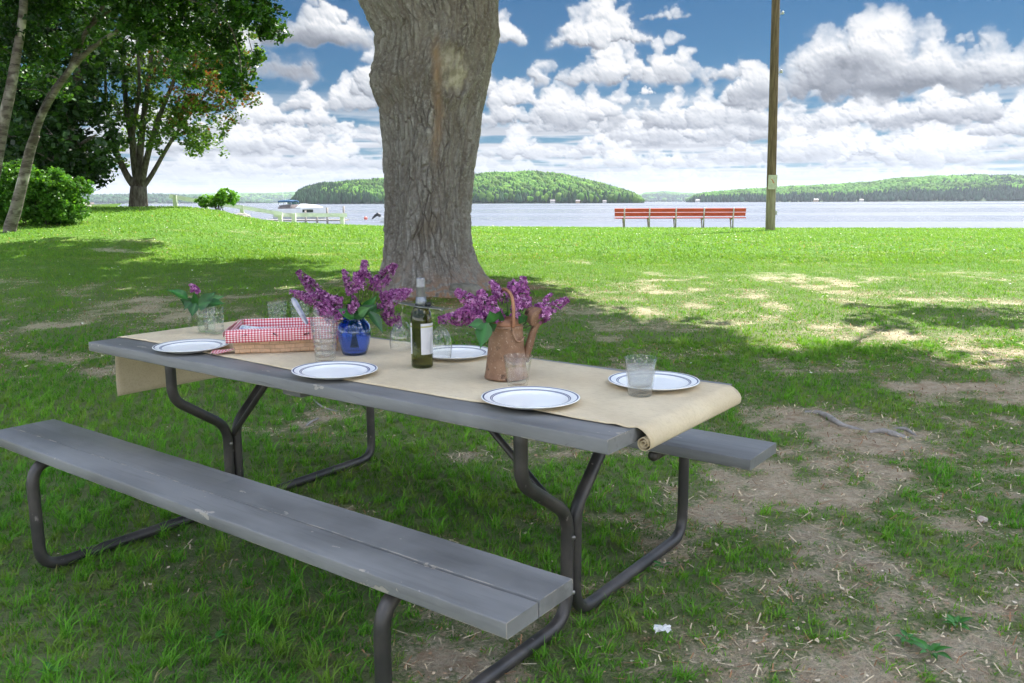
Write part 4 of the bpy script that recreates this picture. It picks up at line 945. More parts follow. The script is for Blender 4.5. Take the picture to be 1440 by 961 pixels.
bouquet("lilac_bouquet", topv, pv_.y,
  [(457,424,419,382,.026,.00,.8,1),(478,432,408,412,.031,-.03,.85,1.1),(470,440,436,404,.036,.0,.95,1.3),(474,446,452,424,.034,-.04,1.0,1.0),(462,442,443,430,.025,-.05,1.0,.8),(497,412,483,380,.020,.02,.9,1),(504,412,500,384,.018,-.02,1.0,.8),(512,400,513,367,.027,.03,.9,1.3),
   (527,408,530,388,.020,.04,1.0,.8),(530,402,556,372,.027,.02,.85,1.1),(540,424,575,412,.027,.07,1.0,1),(536,420,580,408,.022,.09,1.1,1),(541,425,549,458,.026,.03,.85,1.0),(549,436,562,460,.024,.05,.8,1),(500,432,497,417,.013,-.05,.9,.7),(496,436,490,430,.012,-.05,.9,.7)],
  [(500,446,531,428,.055,-.05,(0,-.8,.6),.1,DG),(497,447,472,432,.045,-.05,(.2,-.7,.7),.3,MG),(480,446,452,446,.045,-.04,(0,-.5,.9),.3,DG),(520,440,541,470,.05,-.02,(.6,-.5,.5),.2,DG),(505,440,492,412,.045,.02,(0,-1,.2),.1,DG),(512,440,530,415,.045,.01,(0,-1,.3),.2,MG),(505,442,520,432,.04,-.06,(0,-1,.4),.2,LG),(480,440,462,420,.04,.03,(0,-1,.3),.2,DG),(525,438,545,430,.045,.03,(0,-.6,.7),.3,MG),(490,440,508,422,.05,.0,(0,-1,.3),.1,DG)],
  'big bunch of dark purple lilacs with green leaves in the blue vase', .12)
topc = pc+Vector((0, 0, .17))
bouquet("lilac_bouquet", topc, pc.y,
  [(676,438,641,410,.029,.02,1.1,1.2),(680,446,617,450,.027,.00,.95,1.1),(667,446,640,440,.027,-.01,1.0,1),(690,442,674,410,.031,.0,1.1,1.2),(695,450,690,418,.028,-.02,1.05,1),(712,425,690,396,.021,.03,1.0,1),(733,432,736,390,.026,.04,1.0,1.4),(728,412,718,396,.026,.04,1.15,1.2),(728,446,727,415,.022,.01,1.1,1),(756,446,798,421,.023,.02,1.1,1.2),(750,440,776,414,.013,.05,1.2,.6),(770,440,768,432,.018,.0,1.1,.8),(676,456,664,436,.020,-.03,1.0,.8)],
  [(684,456,676,492,.055,-.07,(-.3,-1,.1),.05,MG),(680,458,658,456,.045,-.06,(0,-.7,.6),.3,MG),(694,452,688,436,.045,-.06,(0,-1,.2),.1,MG),(700,450,704,436,.04,-.04,(0,-1,.2),.1,DG),(735,452,728,444,.03,-.03,(0,-1,.3),.1,DG),(738,452,732,440,.03,.0,(0,-1,.3),.1,MG),(690,462,700,456,.03,-.06,(0,-1,.3),.1,DG),(710,450,714,438,.035,.01,(0,-1,.3),.1,MG)],
  'loose bunch of lighter purple lilacs spilling from the watering can', .12)
topm = pm+Vector((0, 0, .115))
bouquet("lilac_bouquet", topm, pm.y,
  [(274,408,268,400,.014,.0,1.1,.9),(278,410,276,404,.010,-.01,1.0,.6)],
  [(262,420,237,402,.05,-.01,(.5,-.5,.7),.5,MG),(272,430,252,420,.05,.02,(.1,-1,.4),.2,DG),(275,428,270,447,.055,-.03,(-.3,-1,.2),.1,DG),(280,428,272,410,.05,.02,(0,-1,.3),.1,MG),(285,428,301,410,.06,-.02,(0,-1,.5),.3,DG),(290,428,318,428,.055,-.02,(0,-.6,.8),.1,MG),(295,426,312,414,.05,.02,(0,-.8,.6),.4,LG),(280,430,296,424,.06,-.05,(0,-1,.4),.3,DG),(268,426,258,436,.04,-.02,(-.2,-1,.3),.2,DG)],
  'small bunch of big lilac leaves with one flower in the glass mug', .10)

# ------------------------------------------------------------------ trees
LEAFT = leafmat("tree_leaf", .38, .35, .4, (1.25, 1.2, .45))
m, n, out = newmat("branch_bark"); v = coord(n)
c = n.mix(n.rng(n.noise(n.vm('MULTIPLY', v, (1, 1, .3)), 14, 5, .6), .35, .65), (.075, .062, .05), (.17, .15, .13)); b = n('ShaderNodeBsdfPrincipled', i={'Base Color': c, 'Roughness': .9, 'Specular IOR Level': .15, 'Normal': n('ShaderNodeBump', i={'Height': n.noise(n.vm('MULTIPLY', v, (1, 1, .25)), 22, 4), 'Strength': .8, 'Distance': .02}).outputs[0]}); n.l.new(b.outputs[0], out.inputs[0]); BRANCH = m
m, n, out = newmat("pale_birch_bark"); v = coord(n)
c = n.mix(n.rng(n.noise(n.vm('MULTIPLY', v, (1, 1, 3.5)), 3.2, 5, .6), .40, .62), (.22, .19, .165), (.095, .075, .065)); c = n.mix(n.rng(n.noise(n.vm('MULTIPLY', v, (1, 1, 5)), 9, 3), .60, .68), c, (.05, .04, .035)); c = n.mix(n.rng(n.noise(v, 2.2, 3), .55, .68), c, (.50, .46, .41))
b = n('ShaderNodeBsdfPrincipled', i={'Base Color': c, 'Roughness': .8, 'Specular IOR Level': .2}); n.l.new(b.outputs[0], out.inputs[0]); BIRCH = m
def leaves(name, cen, rad, per, size, cols, parent, seed, flat=.75, mat=None, tintfn=None):
    rg = np.random.default_rng(seed); cen = np.array(cen, float); rad = np.array(rad, float); k = np.repeat(np.arange(len(cen)), per); N = len(k)
    d = rg.normal(size=(N, 3)); d /= np.linalg.norm(d, axis=1)[:, None]; r = rg.random((N, 1))**.45
    # sub-clumps give layered sprays with gaps between them
    sub = rg.normal(size=(len(cen), 7, 3)); sub /= np.linalg.norm(sub, axis=2)[..., None]; sc = sub[k, rg.integers(0, 7, N)]
    P = cen[k] + (sc*.68+d*r*.42)*rad[k][:, None]*np.array([1, 1, flat])
    nr = rg.normal(size=(N, 3))*.75+np.array([0, 0, .8]); nr /= np.linalg.norm(nr, axis=1)[:, None]
    a = np.cross(nr, rg.normal(size=(N, 3))); a /= np.linalg.norm(a, axis=1)[:, None]; b_ = np.cross(nr, a); s = size*(.6+.8*rg.random((N, 1)))
    V = np.stack([P-a*s*.5, P+b_*s*.42-nr*s*.12-a*s*.06, P+a*s*.55-nr*s*.08, P-b_*s*.42-nr*s*.12-a*s*.06], 1)
    q = rg.random((N, 1)); c = np.array(cols[0])*(1-q)+np.array(cols[1])*q
    cl = rg.random(len(cen))[k][:, None]; c = c*(.65+.6*cl)
    if tintfn is not None: c = tintfn(P, c, rg)  # recolours single leaves, used for the reddish ones
    return npmesh(name, V.reshape(-1, 3), np.arange(N*4).reshape(N, 4), mat or LEAFT, parent, col=np.repeat(c, 4, 0))
def twigs(mb, skel, targets, rg, r0=.03, n=6, sag=.06):
    """link every leaf clump to the nearest point of the branch skeleton"""
    sk = [Vector(p) for p in skel]
    order = sorted(range(len(targets)), key=lambda i: min((Vector(targets[i])-p).length for p in sk[:60]))
    for i in order:
        t = Vector(targets[i]); best = min(sk, key=lambda p: (t-p).length+max(0, p.z-t.z)*.8); L = (t-best).length
        if L < .05: continue
        mid = best.lerp(t, .5)+Vector((rg.normal()*.06*L, rg.normal()*.06*L, .10*L)); pts = smooth_path([best, mid, t], 3)
        ra = r0*min(1.5, .5+L*.3); mb.tube(pts, [ra*(1-.8*k/(len(pts)-1)) for k in range(len(pts))], 5, caps=False)
        sk += [mid, t, best.lerp(t, .8)]
def limb(mb, pts, r0, r1, n=10, k=6, skel=None):
    pp = smooth_path(pts, k); N = len(pp); rs = [r0+(r1-r0)*(i/(N-1))**.8 for i in range(N)]; mb.tube(pp, rs, n)
    if skel is not None: skel += [p for i, p in enumerate(pp) if i > N*.35 and i % 2 == 0]
# ---- the big old maple behind the table
D0 = 10.8
EDGE = [(-60,470,735),(-30,484,722),(0,500,709),(25,513,708),(50,524,710),(70,526,705),(92,524,698),(110,520,695),(125,521,691),(150,530,685),(200,536,678),(240,537,671),(300,538,666),(345,536,668),(370,534,677),(385,530,686),(400,522,699),(415,505,716),(440,490,735)]
el = [at(l, v_, D0) for v_, l, r in EDGE]; er = [at(r, v_, D0) for v_, l, r in EDGE]
ez = np.array([p.z for p in el])[::-1]; xl = np.array([p.x for p in el])[::-1]; xr = np.array([p.x for p in er])[::-1]
zg0 = gz(-1.0, D0)
MZ = np.linspace(zg0-.25, 4.35, 460); MT = np.linspace(0, 2*PI, 481)[:-1]
TT, ZZ = np.meshgrid(MT, MZ); XL = np.interp(ZZ, ez, xl); XR = np.interp(ZZ, ez, xr); CX = (XL+XR)/2; RX = (XR-XL)/2*.972; RY = np.minimum(RX, .80)*.95+.04
hgt_ = np.clip(ZZ-zg0, 0, 9)
RY = RY+.10*np.exp(-hgt_/.22)
ct, stt = np.cos(TT), np.sin(TT)
fl = 1+.035*np.cos(5*TT+1.2+.25*ZZ)+.025*np.cos(8*TT+.4*ZZ+2)+.03*np.sin(3*TT-.5*ZZ)
for th, am in ((-1.2, .16), (-2.3, .12), (-.35, .10), (-1.75, .06), (1, .2), (2.4, .2)):
    dth = np.angle(np.exp(1j*(TT-th))); fl = fl+am*np.exp(-(dth/.20)**2)*np.exp(-hgt_/.20)
fl = 1+(fl-1)*(1-.7*np.abs(ct)**6)
X0 = CX+RX*ct*fl; Y0 = D0+RY*stt*fl
sarc = TT*.62; per_ = 2*PI*.62
wx_ = (fbm(sarc*2.2, ZZ*.8, 3, 101)-.5)*.12+(fbm(sarc*7, ZZ*3.6, 3, 111)-.5)*.085
def ridg(fx, fy, sd, o=3):
    a = 1-np.abs(2*fbm((sarc+wx_)*fx, ZZ*fy, o, sd, .45)-1)*2.1; return np.clip(a, 0, 1)
crack = np.maximum(ridg(9.5, 1.0, 121)**1.5, .75*ridg(15, 2.8, 131)**1.5); crack = np.maximum(crack, .42*ridg(21, 5.5, 181)**1.5)
def worley(u_, v_, sd):
    iu, iv = np.floor(u_), np.floor(v_); f1 = np.full(u_.shape, 9.); f2 = f1.copy()
    for a in (-1, 0, 1):
        for b_ in (-1, 0, 1):
            d_ = np.hypot(iu+a+_h(iu+a, iv+b_, sd)-u_, iv+b_+_h(iu+a, iv+b_, sd+1)-v_); f2 = np.minimum(f2, np.maximum(f1, d_)); f1 = np.minimum(f1, d_)
    return f2-f1
wk_ = (sarc+wx_*.8); plates = 1-sst(.0, .20, worley(wk_*15, ZZ*3.6+wk_*1.5, 7)); crack = np.maximum(crack*.8, plates*(.55+.45*vn(sarc*6, ZZ*3, 2)))
plate = fbm((sarc+wx_)*22, ZZ*9, 4, 141)
kn = at(635, 97, D0-.78); kd_ = np.sqrt(((X0-kn.x)/.21)**2+((ZZ-kn.z)/.29)**2)*1.0; front = (stt < 0)
kd_ = np.where(front, kd_, 9) + .18*(fbm(sarc*9, ZZ*7, 3, 151)-.5)
scar = sst(1.1, .5, kd_)*(.35+.9*vn(sarc*16, ZZ*11, 7)); ringk = np.exp(-((kd_-1.12)/.28)**2)
k2 = at(540, 116, D0-.3); kd2 = np.sqrt(((X0-k2.x)/.16)**2+((ZZ-k2.z)/.24)**2); kd2 = np.where(front, kd2, 9)
k3 = at(535, 8, D0-.3); kd3 = np.where(front, np.sqrt(((X0-k3.x)/.13)**2+((ZZ-k3.z)/.10)**2), 9)
amp = .066*(1-.85*scar)*(.55+.45*sst(0, .4, hgt_))
disp = -crack*amp+(plate-.5)*.020+.055*ringk-.01*scar + .07*np.exp(-kd2**2*1.3)-.02*np.exp(-(kd2/.35)**2)+.06*np.exp(-kd3**2)
XX = X0+ct*disp; YY = Y0+stt*disp
stx = at(615, 150, D0-.78); d_st = (XX-(at(616, 150, D0-.7).x+.05*(ZZ-2.6)+.16*(fbm(ZZ*1.5, ZZ*0, 3, 161)-.5)))
streak = np.where(front, np.exp(-(d_st/.055)**2)*sst(3.3, 3.0, ZZ)*sst(1.55, 2.2, ZZ), 0)*(.4+.8*plate)
I = np.arange(TT.size).reshape(TT.shape); In = np.roll(I, -1, 1)
Q = np.stack([I[:-1], In[:-1], In[1:], I[1:]], -1).reshape(-1, 4)
m, n, out = newmat("old_maple_bark"); v = coord(n); at_ = lambda s: n('ShaderNodeAttribute', attribute_name=s).outputs['Fac']
vs_ = n.vm('MULTIPLY', v, (1, 1, .35))
c = n.mix(n.rng(n.noise(vs_, 5, 5, .6), .32, .68), (.195, .178, .163), (.345, .325, .305)); c = n.mix(n.rng(n.noise(v, 26, 5, .65), .42, .72), c, (.44, .42, .395)); c = n.mix(n.rng(n.noise(v, 1.6, 4), .60, .78), c, (.24, .20, .155))
c = n.mix(n.rng(n.noise(vs_, 60, 3), .55, .75), c, (.19, .155, .13))
c = n.mix(n.math('MULTIPLY', at_('furrow'), .7), c, (.15, .115, .09))
c = n.mix(at_('scar'), c, n.mix(n.rng(n.noise(v, 14, 4), .4, .65), (.50, .45, .36), (.30, .27, .20)))
c = n.mix(at_('streak'), c, (.33, .23, .155)); c = n.mix(at_('dust'), c, n.mix(n.rng(n.noise(v, 12, 4), .45, .6), (.33, .20, .13), c))
b = n('ShaderNodeBsdfPrincipled', i={'Base Color': c, 'Roughness': .93, 'Specular IOR Level': .12, 'Normal': n('ShaderNodeBump', i={'Height': n.noise(vs_, 55, 5, .65), 'Strength': .9, 'Distance': .012}).outputs[0]}); n.l.new(b.outputs[0], out.inputs[0])
MAPLE = empty("maple_tree", (0, 0, 0), 0, 'huge old maple with furrowed grey trunk right behind the picnic table', 'tree')
TRUNKM = m
dust = np.exp(-hgt_/.13)*sst(.35, .6, fbm(sarc*4, ZZ*4, 3, 171)+.15)
tr_ = npmesh("trunk", np.stack([XX, YY, ZZ], -1).reshape(-1, 3), Q, m, MAPLE, smooth=True, attrs={'furrow': crack.ravel(), 'scar': scar.ravel(), 'streak': streak.ravel(), 'dust': dust.ravel()})
lm = MB(); sk = []
tc = Vector((-.98, D0, 3.9))
fork = [([(-1.35, D0+.1, 4.15), (-2.15, D0+.1, 4.7), (-3.6, D0-.3, 6.2), (-6, D0-1, 7.8)], .52, .12), ([(-.95, D0+.1, 4.1), (-1.1, D0+.2, 5.2), (-1.3, D0+.4, 7.5), (-.8, D0+.4, 10.5)], .62, .12), ([(-.55, D0+.1, 4.15), (.1, D0-.1, 4.9), (1.3, D0-.3, 6.8), (3.8, D0-.2, 8.6)], .50, .10),
        ([(-1, D0-.1, 4.3), (-.9, D0-1.2, 5.4), (-1, D0-3.2, 7.2), (-1.4, D0-6.5, 8.6)], .36, .09), ([(-.8, D0+.2, 4.2), (-.6, D0+1.4, 5.8), (0, D0+3.2, 7.6), (.8, D0+6, 9.2)], .36, .09),
        ([(-1.2, D0-.4, 5.2), (-2.5, D0-2.5, 6.8), (-4.4, D0-5.5, 8.2)], .2, .07), ([(-.6, D0-.4, 5.0), (1.2, D0-2.6, 6.9), (3.2, D0-5, 8.4)], .2, .07)]
for pts, r0, r1 in fork: limb(lm, pts, r0, r1, 16, 7, sk)
rg = np.random.default_rng(3); cen = []; rad = []
SD = Vector((SUNV.x, SUNV.y, 0))/SUNV.z
XB = [-12,-8,-4,-1.9,-.2,.6,1.2,2.0,3.3,4.4,6]; YB = [15.2,15,14.2,13.0,12.3,10.6,8.9,7.5,6.7,6.5,6.5]
tries = 0
CELLS = [(a, b) for a in np.arange(-10, 6.8, .85) for b in np.arange(1.0, 15, .85)]; NC = len(CELLS)
while tries < NC*22 and len(cen) < 620:
    ca_, cb_ = CELLS[tries % NC]; tries += 1
    sx_, sy_ = ca_+rg.uniform(0, .85), cb_+rg.uniform(0, .85); h = rg.uniform(4.2, 10.5); r = rg.uniform(.65, 1.05)
    patch_ = ((sx_-4.9)/1.3)**2+((sy_-8.9)/.45)**2 < 1
    yb = np.interp(sx_, XB, YB)+(vn(sx_*1.3, 5, 3)-.5)*1.2
    if sy_ > yb-r*.85 and not patch_: continue
    c = Vector((sx_, sy_, 0))+SD*h+Vector((0, 0, h))
    dd = math.hypot((c.x+.9)/9.6, (c.y-10.2)/10.2)
    if dd > 1 or c.z > 6.0+7.5*math.sqrt(max(0, 1-dd*dd)) or c.z < 4.6+1.2*dd: continue
    if c.y > -1 and c.z-r*1.05 < CAMH+.262*max(c.y, 0)+.25: continue
    cen.append(c); rad.append(r)
for k in range(3000):
    if len(cen) > 800: break
    sx_, sy_ = rg.uniform(-3.6, 3.4), rg.uniform(1.2, 5.2); h = rg.uniform(6.5, 10); c = Vector((sx_, sy_, 0))+SD*h+Vector((0, 0, h)); r = rg.uniform(.7, 1.0)
    if k > 130 or c.z-r*1.05 < CAMH+.262*max(c.y, 0)+.25: continue
    cen.append(c); rad.append(r)
twigs(lm, sk, cen, rg, .05, sag=.1)
lo = lm.build("limb", BRANCH, MAPLE); 
leaves("crown", cen, rad, 120, .23, ((.045, .13, .02), (.09, .20, .03)), MAPLE, 5, .8)
# ---- trees on the left
def PX(u, v_, Y): return at(u, v_, Y)
def crown_pts(Y, boxes, rg, dy=1.6, rmin=.4, rmax=.7, zfl=None):
    C = []; R = []
    for (u, v_, ru, rv, n_) in boxes:
        for k in range(n_):
            a = rg.random()*2*PI; q = rg.random()**.5; y = Y+rg.uniform(-dy, dy)*math.sqrt(max(0, 1-q*q*.8))
            p = at(u+ru*q*math.cos(a), v_+rv*q*math.sin(a), Y); C.append(Vector((p.x, y, p.z))); R.append(rg.uniform(rmin, rmax))
    return C, R
# fork-stemmed maple on the mound
Y = 27; rg = np.random.default_rng(21); b0 = at(195, 289, Y); b0.z = gz(b0.x, Y)-.1
T = empty("fork_stemmed_tree", b0, 0, 'many stemmed maple on the grassy mound with some reddish leaves', 'tree'); M0 = -b0
mb = MB(); sk = []; O = lambda u, v_, dy=0: at(u, v_, Y+dy)-b0
zb = Vector((0, 0, 0)); limb(mb, [(0, 0, -.2), (0, 0, .25), O(195, 262)], .34, .24, 12, 4)
for pts, r0 in (([O(192,265),O(178,246),O(163,210),O(150,150),O(148,70)], .15), ([O(194,264),O(190,220,.3),O(178,150,.3),O(172,60,.2),O(180,-30)], .17), ([O(196,264),O(197,215),O(205,140),O(215,60),O(225,-40)], .16), ([O(198,264),O(206,225,-.3),O(222,170,-.5),O(250,100,-.6),O(275,30)], .13), ([O(199,266),O(214,245),O(240,200),O(275,150),O(315,100)], .10), ([O(193,264,.2),O(186,200,-.3),O(196,120,-.6),O(190,30,-.6)], .12)):
    limb(mb, pts, r0, .03, 8, 6, sk)
C, R = crown_pts(Y, [(250,70,95,95,62),(300,105,45,55,34),(225,120,85,80,38),(255,185,45,32,20),(170,60,60,100,40),(285,165,30,25,9),(155,205,22,38,9),(330,135,18,22,8),(322,60,25,40,14),(235,-60,110,60,50)], rg, 2.2, .30, .55)
C = [c-b0 for c in C]; twigs(mb, sk, C, rg, .025); mb.build("trunk", BRANCH, T)
def redden(P, c, rg):
    w = np.exp(-(((P[:, 0]-(O(305, 120).x))/1.2)**2+((P[:, 2]-O(305, 118).z)/1.0)**2))[:, None]; k = rg.random((len(P), 1)) < w*.5
    return np.where(k, np.array([.24, .085, .03])*(.6+.8*rg.random((len(P), 1))), c)
leaves("crown", C, R, 100, .10, ((.05, .13, .02), (.18, .29, .045)), T, 22, .75, tintfn=redden)
# dark spreading trees behind the birch
def simple_tree(name, u0, v0, Y, boxes, pts, r0, per, size, cols, label, seed, dy=1.8, rr=(.4, .8), bark=None, group=None):
    rg = np.random.default_rng(seed); b0 = at(u0, v0, Y); b0.z = gz(b0.x, Y)-.1; T = empty(name, b0, 0, label, 'tree', group); mb = MB(); sk = []
    for pl, ra in pts: limb(mb, [at(u, v_, Y+dyy)-b0 for u, v_, dyy in pl], ra, ra*.25, 10, 6, sk)
    C, R = crown_pts(Y, boxes, rg, dy, *rr); C = [c-b0 for c in C]; C = [c for c in C]; twigs(mb, sk, C, rg, .03)
    mb.build("trunk", bark or BRANCH, T); leaves("crown", C, R, per, size, cols, T, seed+1, .8); return T
simple_tree("broadleaf_tree", 70, 300, 24, [(70,60,90,110,70),(40,170,75,60,45),(110,190,45,45,22),(95,240,48,18,12),(20,-60,150,80,60)],
   [([(74,300,0),(76,262,0),(84,225,0),(96,180,0),(110,100,0),(115,20,0)], .30), ([(78,258,0),(62,215,.3),(40,170,.4),(20,90,.5)], .18), ([(84,232,0),(112,205,-.5),(135,190,-.8)], .10)],
   .3, 110, .15, ((.018, .05, .012), (.035, .085, .018)), 'dark leafy tree with thick leaning trunk behind the bright bush', 41)
simple_tree("broadleaf_tree", -60, 310, 27, [(-30,100,120,120,90),(0,200,90,60,50),(-90,160,90,110,50),(10,255,60,22,24)],
   [([(-60,310,0),(-58,240,0),(-40,150,0),(-20,40,0)], .35), ([(-58,250,0),(-20,200,0),(10,120,0)], .2)], .3, 120, .17, ((.015, .045, .012), (.03, .075, .016)), 'dense dark tree at the far left edge behind the slender trunks', 43)
# slender leaning birch-like tree
Y = 17.5; rg = np.random.default_rng(51); b0 = at(12, 327, Y); b0.z = gz(b0.x, Y)-.1
T = empty("birch_tree", b0, 0, 'slender pale trunk leaning right and forking beside the bright bush', 'tree', 'slender pale trunked trees'); mb = MB(); sk = []
O = lambda u, v_, dy=0: at(u, v_, Y+dy)-b0
limb(mb, [(0, 0, -.2), O(14,322), O(22,295), O(32,255), O(43,210), O(50,190)], .14, .085, 12, 6)
limb(mb, [O(46,203), O(58,165), O(80,125), O(104,92), O(110,84)], .075, .05, 10, 6, sk)
limb(mb, [O(45,203,.1), O(52,172,.2), O(72,130,.3), O(95,100,.3), O(112,60,.2), O(130,30,.1), O(150,0), O(175,-60)], .058, .028, 10, 6, sk)
limb(mb, [O(105,92), O(118,78), O(140,60), O(162,45), O(190,20), O(230,-10), O(290,-20)], .065, .02, 8, 6, sk)
limb(mb, [O(106,90), O(116,55), O(128,38), O(150,18), O(165,12)], .055, .02, 8, 6, sk)
limb(mb, [O(150,0), O(200,-60), O(290,-60), O(350,-25), O(372,10)], .045, .012, 8, 6, sk); limb(mb, [O(230,-10,-.3), O(280,5,-.3), O(318,30,-.3), O(335,70,-.3), O(340,105,-.3)], .03, .008, 6, 6, sk)
C, R = crown_pts(Y, [(120,-10,150,42,60),(245,8,60,26,26),(330,5,40,22,20),(358,22,22,20,13),(372,36,8,12,5),(308,52,18,24,10),(330,82,14,24,9),(337,112,9,12,4),(230,60,30,30,10),(190,30,50,35,16),(60,30,60,50,26),(130,-90,220,60,80),(275,95,24,18,5),(30,110,38,46,16)], rg, 1.3, .20, .40)
C = [c-b0 for c in C]; twigs(mb, sk, C, rg, .012); mb.build("trunk", BIRCH, T)
leaves("crown", C, R, 100, .085, ((.028, .09, .014), (.07, .17, .025)), T, 52, .85)
Y = 16.0; rg = np.random.default_rng(61); b0 = at(-25, 330, Y); b0.z = gz(b0.x, Y)-.1
T = empty("birch_tree", b0, 0, 'slender pale trunk cut by the left edge of the view', 'tree', 'slender pale trunked trees'); mb = MB(); sk = []
limb(mb, [Vector((0, 0, -.2)), O(-25,322,-1.5) if 0 else at(-22,315,Y)-b0, at(-8,240,Y)-b0, at(2,185,Y)-b0, at(14,130,Y)-b0, at(22,85,Y)-b0, at(32,20,Y)-b0, at(36,-70,Y)-b0], .15, .06, 12, 6, sk)
C, R = crown_pts(Y, [(20,-60,120,50,40),(-40,30,70,70,40),(-60,140,60,60,26)], rg, 1.4, .25, .45)
C = [c-b0 for c in C]; twigs(mb, sk, C, rg, .012); mb.build("trunk", BIRCH, T); leaves("crown", C, R, 90, .09, ((.02, .06, .015), (.04, .10, .02)), T, 62, .85)
# bush at the left edge and the low shrub by the rail
def bush(name, u, v_, Y, boxes, per, size, cols, label, seed, dy=.6, rr=(.14, .26)):
    rg = np.random.default_rng(seed); b0 = at(u, v_, Y); b0.z = gz(b0.x, Y); T = empty(name, b0, 0, label, 'shrub'); C, R = crown_pts(Y, boxes, rg, dy, *rr); C = [c-b0 for c in C]
    mb = MB()
    for k in range(9):
        t = C[int(rg.integers(len(C)))]; mb.tube(smooth_path([Vector((rg.normal()*.12, rg.normal()*.12, -.1)), Vector((t.x*.4, t.y*.4, t.z*.6)), t], 3), [.018*(1-.8*j/6) for j in range(7)], 5)
    mb.build("stem", BRANCH, T); leaves("foliage", C, R, per, size, cols, T, seed+1, .9); return T
bush("bush", 60, 322, 19, [(60,285,46,32,70),(88,272,22,22,22),(100,268,16,12,7),(50,250,40,14,12),(108,290,10,18,8),(20,262,36,30,44),(55,255,30,16,24),(75,305,30,16,24),(-15,290,40,40,40)], 150, .062, ((.06, .19, .02), (.13, .30, .04)), 'big bright green bush beside the leaning pale trunk', 71)
bush("shrub", 308, 290, 29, [(298,283,22,6,26),(318,278,14,9,26),(285,286,8,3,8)], 80, .07, ((.12, .32, .03), (.20, .42, .05)), 'small light green shrub at the top of the mound by the white rail', 75, .4, (.10, .18))

# ------------------------------------------------------------------ utility pole
Y = 28.0; pb_ = at(1083, 325, Y); gzp = gz(pb_.x, Y); ptop = at(1091, 0, Y)
m, n, out = newmat("creosote_pole"); v = coord(n); z = n('ShaderNodeSeparateXYZ', i={0: v}).outputs[2]
c = n.mix(n.rng(n.noise(n.vm('MULTIPLY', v, (1, 1, .06)), 30, 4, .6), .35, .65), (.085, .055, .032), (.17, .12, .07)); c2 = n.mix(n.rng(n.noise(n.vm('MULTIPLY', v, (1, 1, .08)), 22, 4, .6), .35, .65), (.20, .165, .11), (.30, .26, .18))
c = n.mix(n.rng(n.math('ADD', z, n.math('MULTIPLY', n.noise(v, 2), .5)), 1.9, 1.4), c, c2)
b = n('ShaderNodeBsdfPrincipled', i={'Base Color': c, 'Roughness': .85, 'Specular IOR Level': .2}); n.l.new(b.outputs[0], out.inputs[0])
POLE = empty("utility_pole", (pb_.x, Y, gzp), 0, 'tall brown wooden utility pole with a small plate nailed to it, near the shore', 'utility pole')
lean = (ptop.x-pb_.x)/(ptop.z-gzp); HP = 9.5
mb = MB(); mb.tube([(lean*h, 0, h) for h in np.linspace(-.3, HP, 14)], [.155-.004*h for h in np.linspace(-.3, HP, 14)], 20); mb.build("shaft", m, POLE)
SG = pmat("weathered_sign_plate", (.46, .45, .33), (.36, .37, .27), .6, 12); OR = pmat("orange_mark", (.55, .16, .05), (.45, .12, .05), .6)
sgn = MB().box(-.145, .145, -.178, -.165, 1.34, 1.80).build("plate", SG, POLE, smooth=False); sgn.location = (lean*1.5-.01, 0, 0)
mk = MB(); mk.tube(smooth_path([(-.05, -.181, 1.66), (.0, -.181, 1.62), (.015, -.181, 1.56), (.055, -.181, 1.545)], 4), .014, 6); mk.build("mark", OR, sgn)
HWm = pmat("galvanised_hardware", (.42, .42, .42), (.3, .3, .3), .5, metal=.6); INS = pmat("porcelain_insulator", (.50, .48, .46), rough=.3)
for zz, sz in ((5.05, 1.0), (6.85, .9)):
    br_ = MB(); br_.box(.13, .24, -.02, .02, zz-.02, zz+.02).box(.11, .135, -.05, .05, zz-.12, zz+.12).build("bracket", HWm, POLE, smooth=False).location = (lean*zz, 0, 0)
    MB().lathe([(.0001, -.02), (.035, -.02), (.045, .01), (.03, .03), (.045, .05), (.03, .07), (.0001, .09)], 16, Matrix.Translation((.235+lean*zz, 0, zz))).build("insulator", INS, POLE)
MB().box(.135, .19, -.05, .03, .50, .64).build("meter_box", HWm, POLE, smooth=False)
# ------------------------------------------------------------------ red lakeside bench
RED = pmat("faded_red_paint", (.60, .07, .04), (.45, .05, .032), .55, 3, stretch=(1, 6, 6)); GREY = pmat("galvanised_post", (.55, .52, .46), (.42, .38, .33), .5, 12, metal=.3); CON = pmat("concrete_foot", (.50, .46, .38), (.42, .39, .33), .9, 9, bump=.01)
Y = 32.0; bl = at(863, 322, Y); br2 = at(1046, 322, Y); cxb = (bl.x+br2.x)/2; LB = (br2.x-bl.x)/2; gb = gz(cxb, Y)
RB = empty("park_bench", (cxb, Y, gb), 0, 'very long red painted bench facing the lake, seen from behind', 'bench')
def plank(nm, x0, x1, y, z, h, th, tilt): 
    mt = Matrix.Translation((0, y, z)) @ Matrix.Rotation(tilt, 4, 'X'); mb = MB()
    mb.box(x0, x1, -th/2, th/2, -h/2, h/2, mt); return mb.build(nm, RED, RB, smooth=False)
plank("back_board", -LB, LB, -.185, .70, .135, .04, .18); plank("back_board", -LB+.01, LB-.005, -.155, .545, .135, .04, .18)
MB().box(-LB+.06, LB+.04, -.10, .11, .385, .425).build("seat_board", RED, RB, smooth=False); MB().box(-LB+.06, LB+.04, .135, .34, .385, .425).build("seat_board", RED, RB, smooth=False)
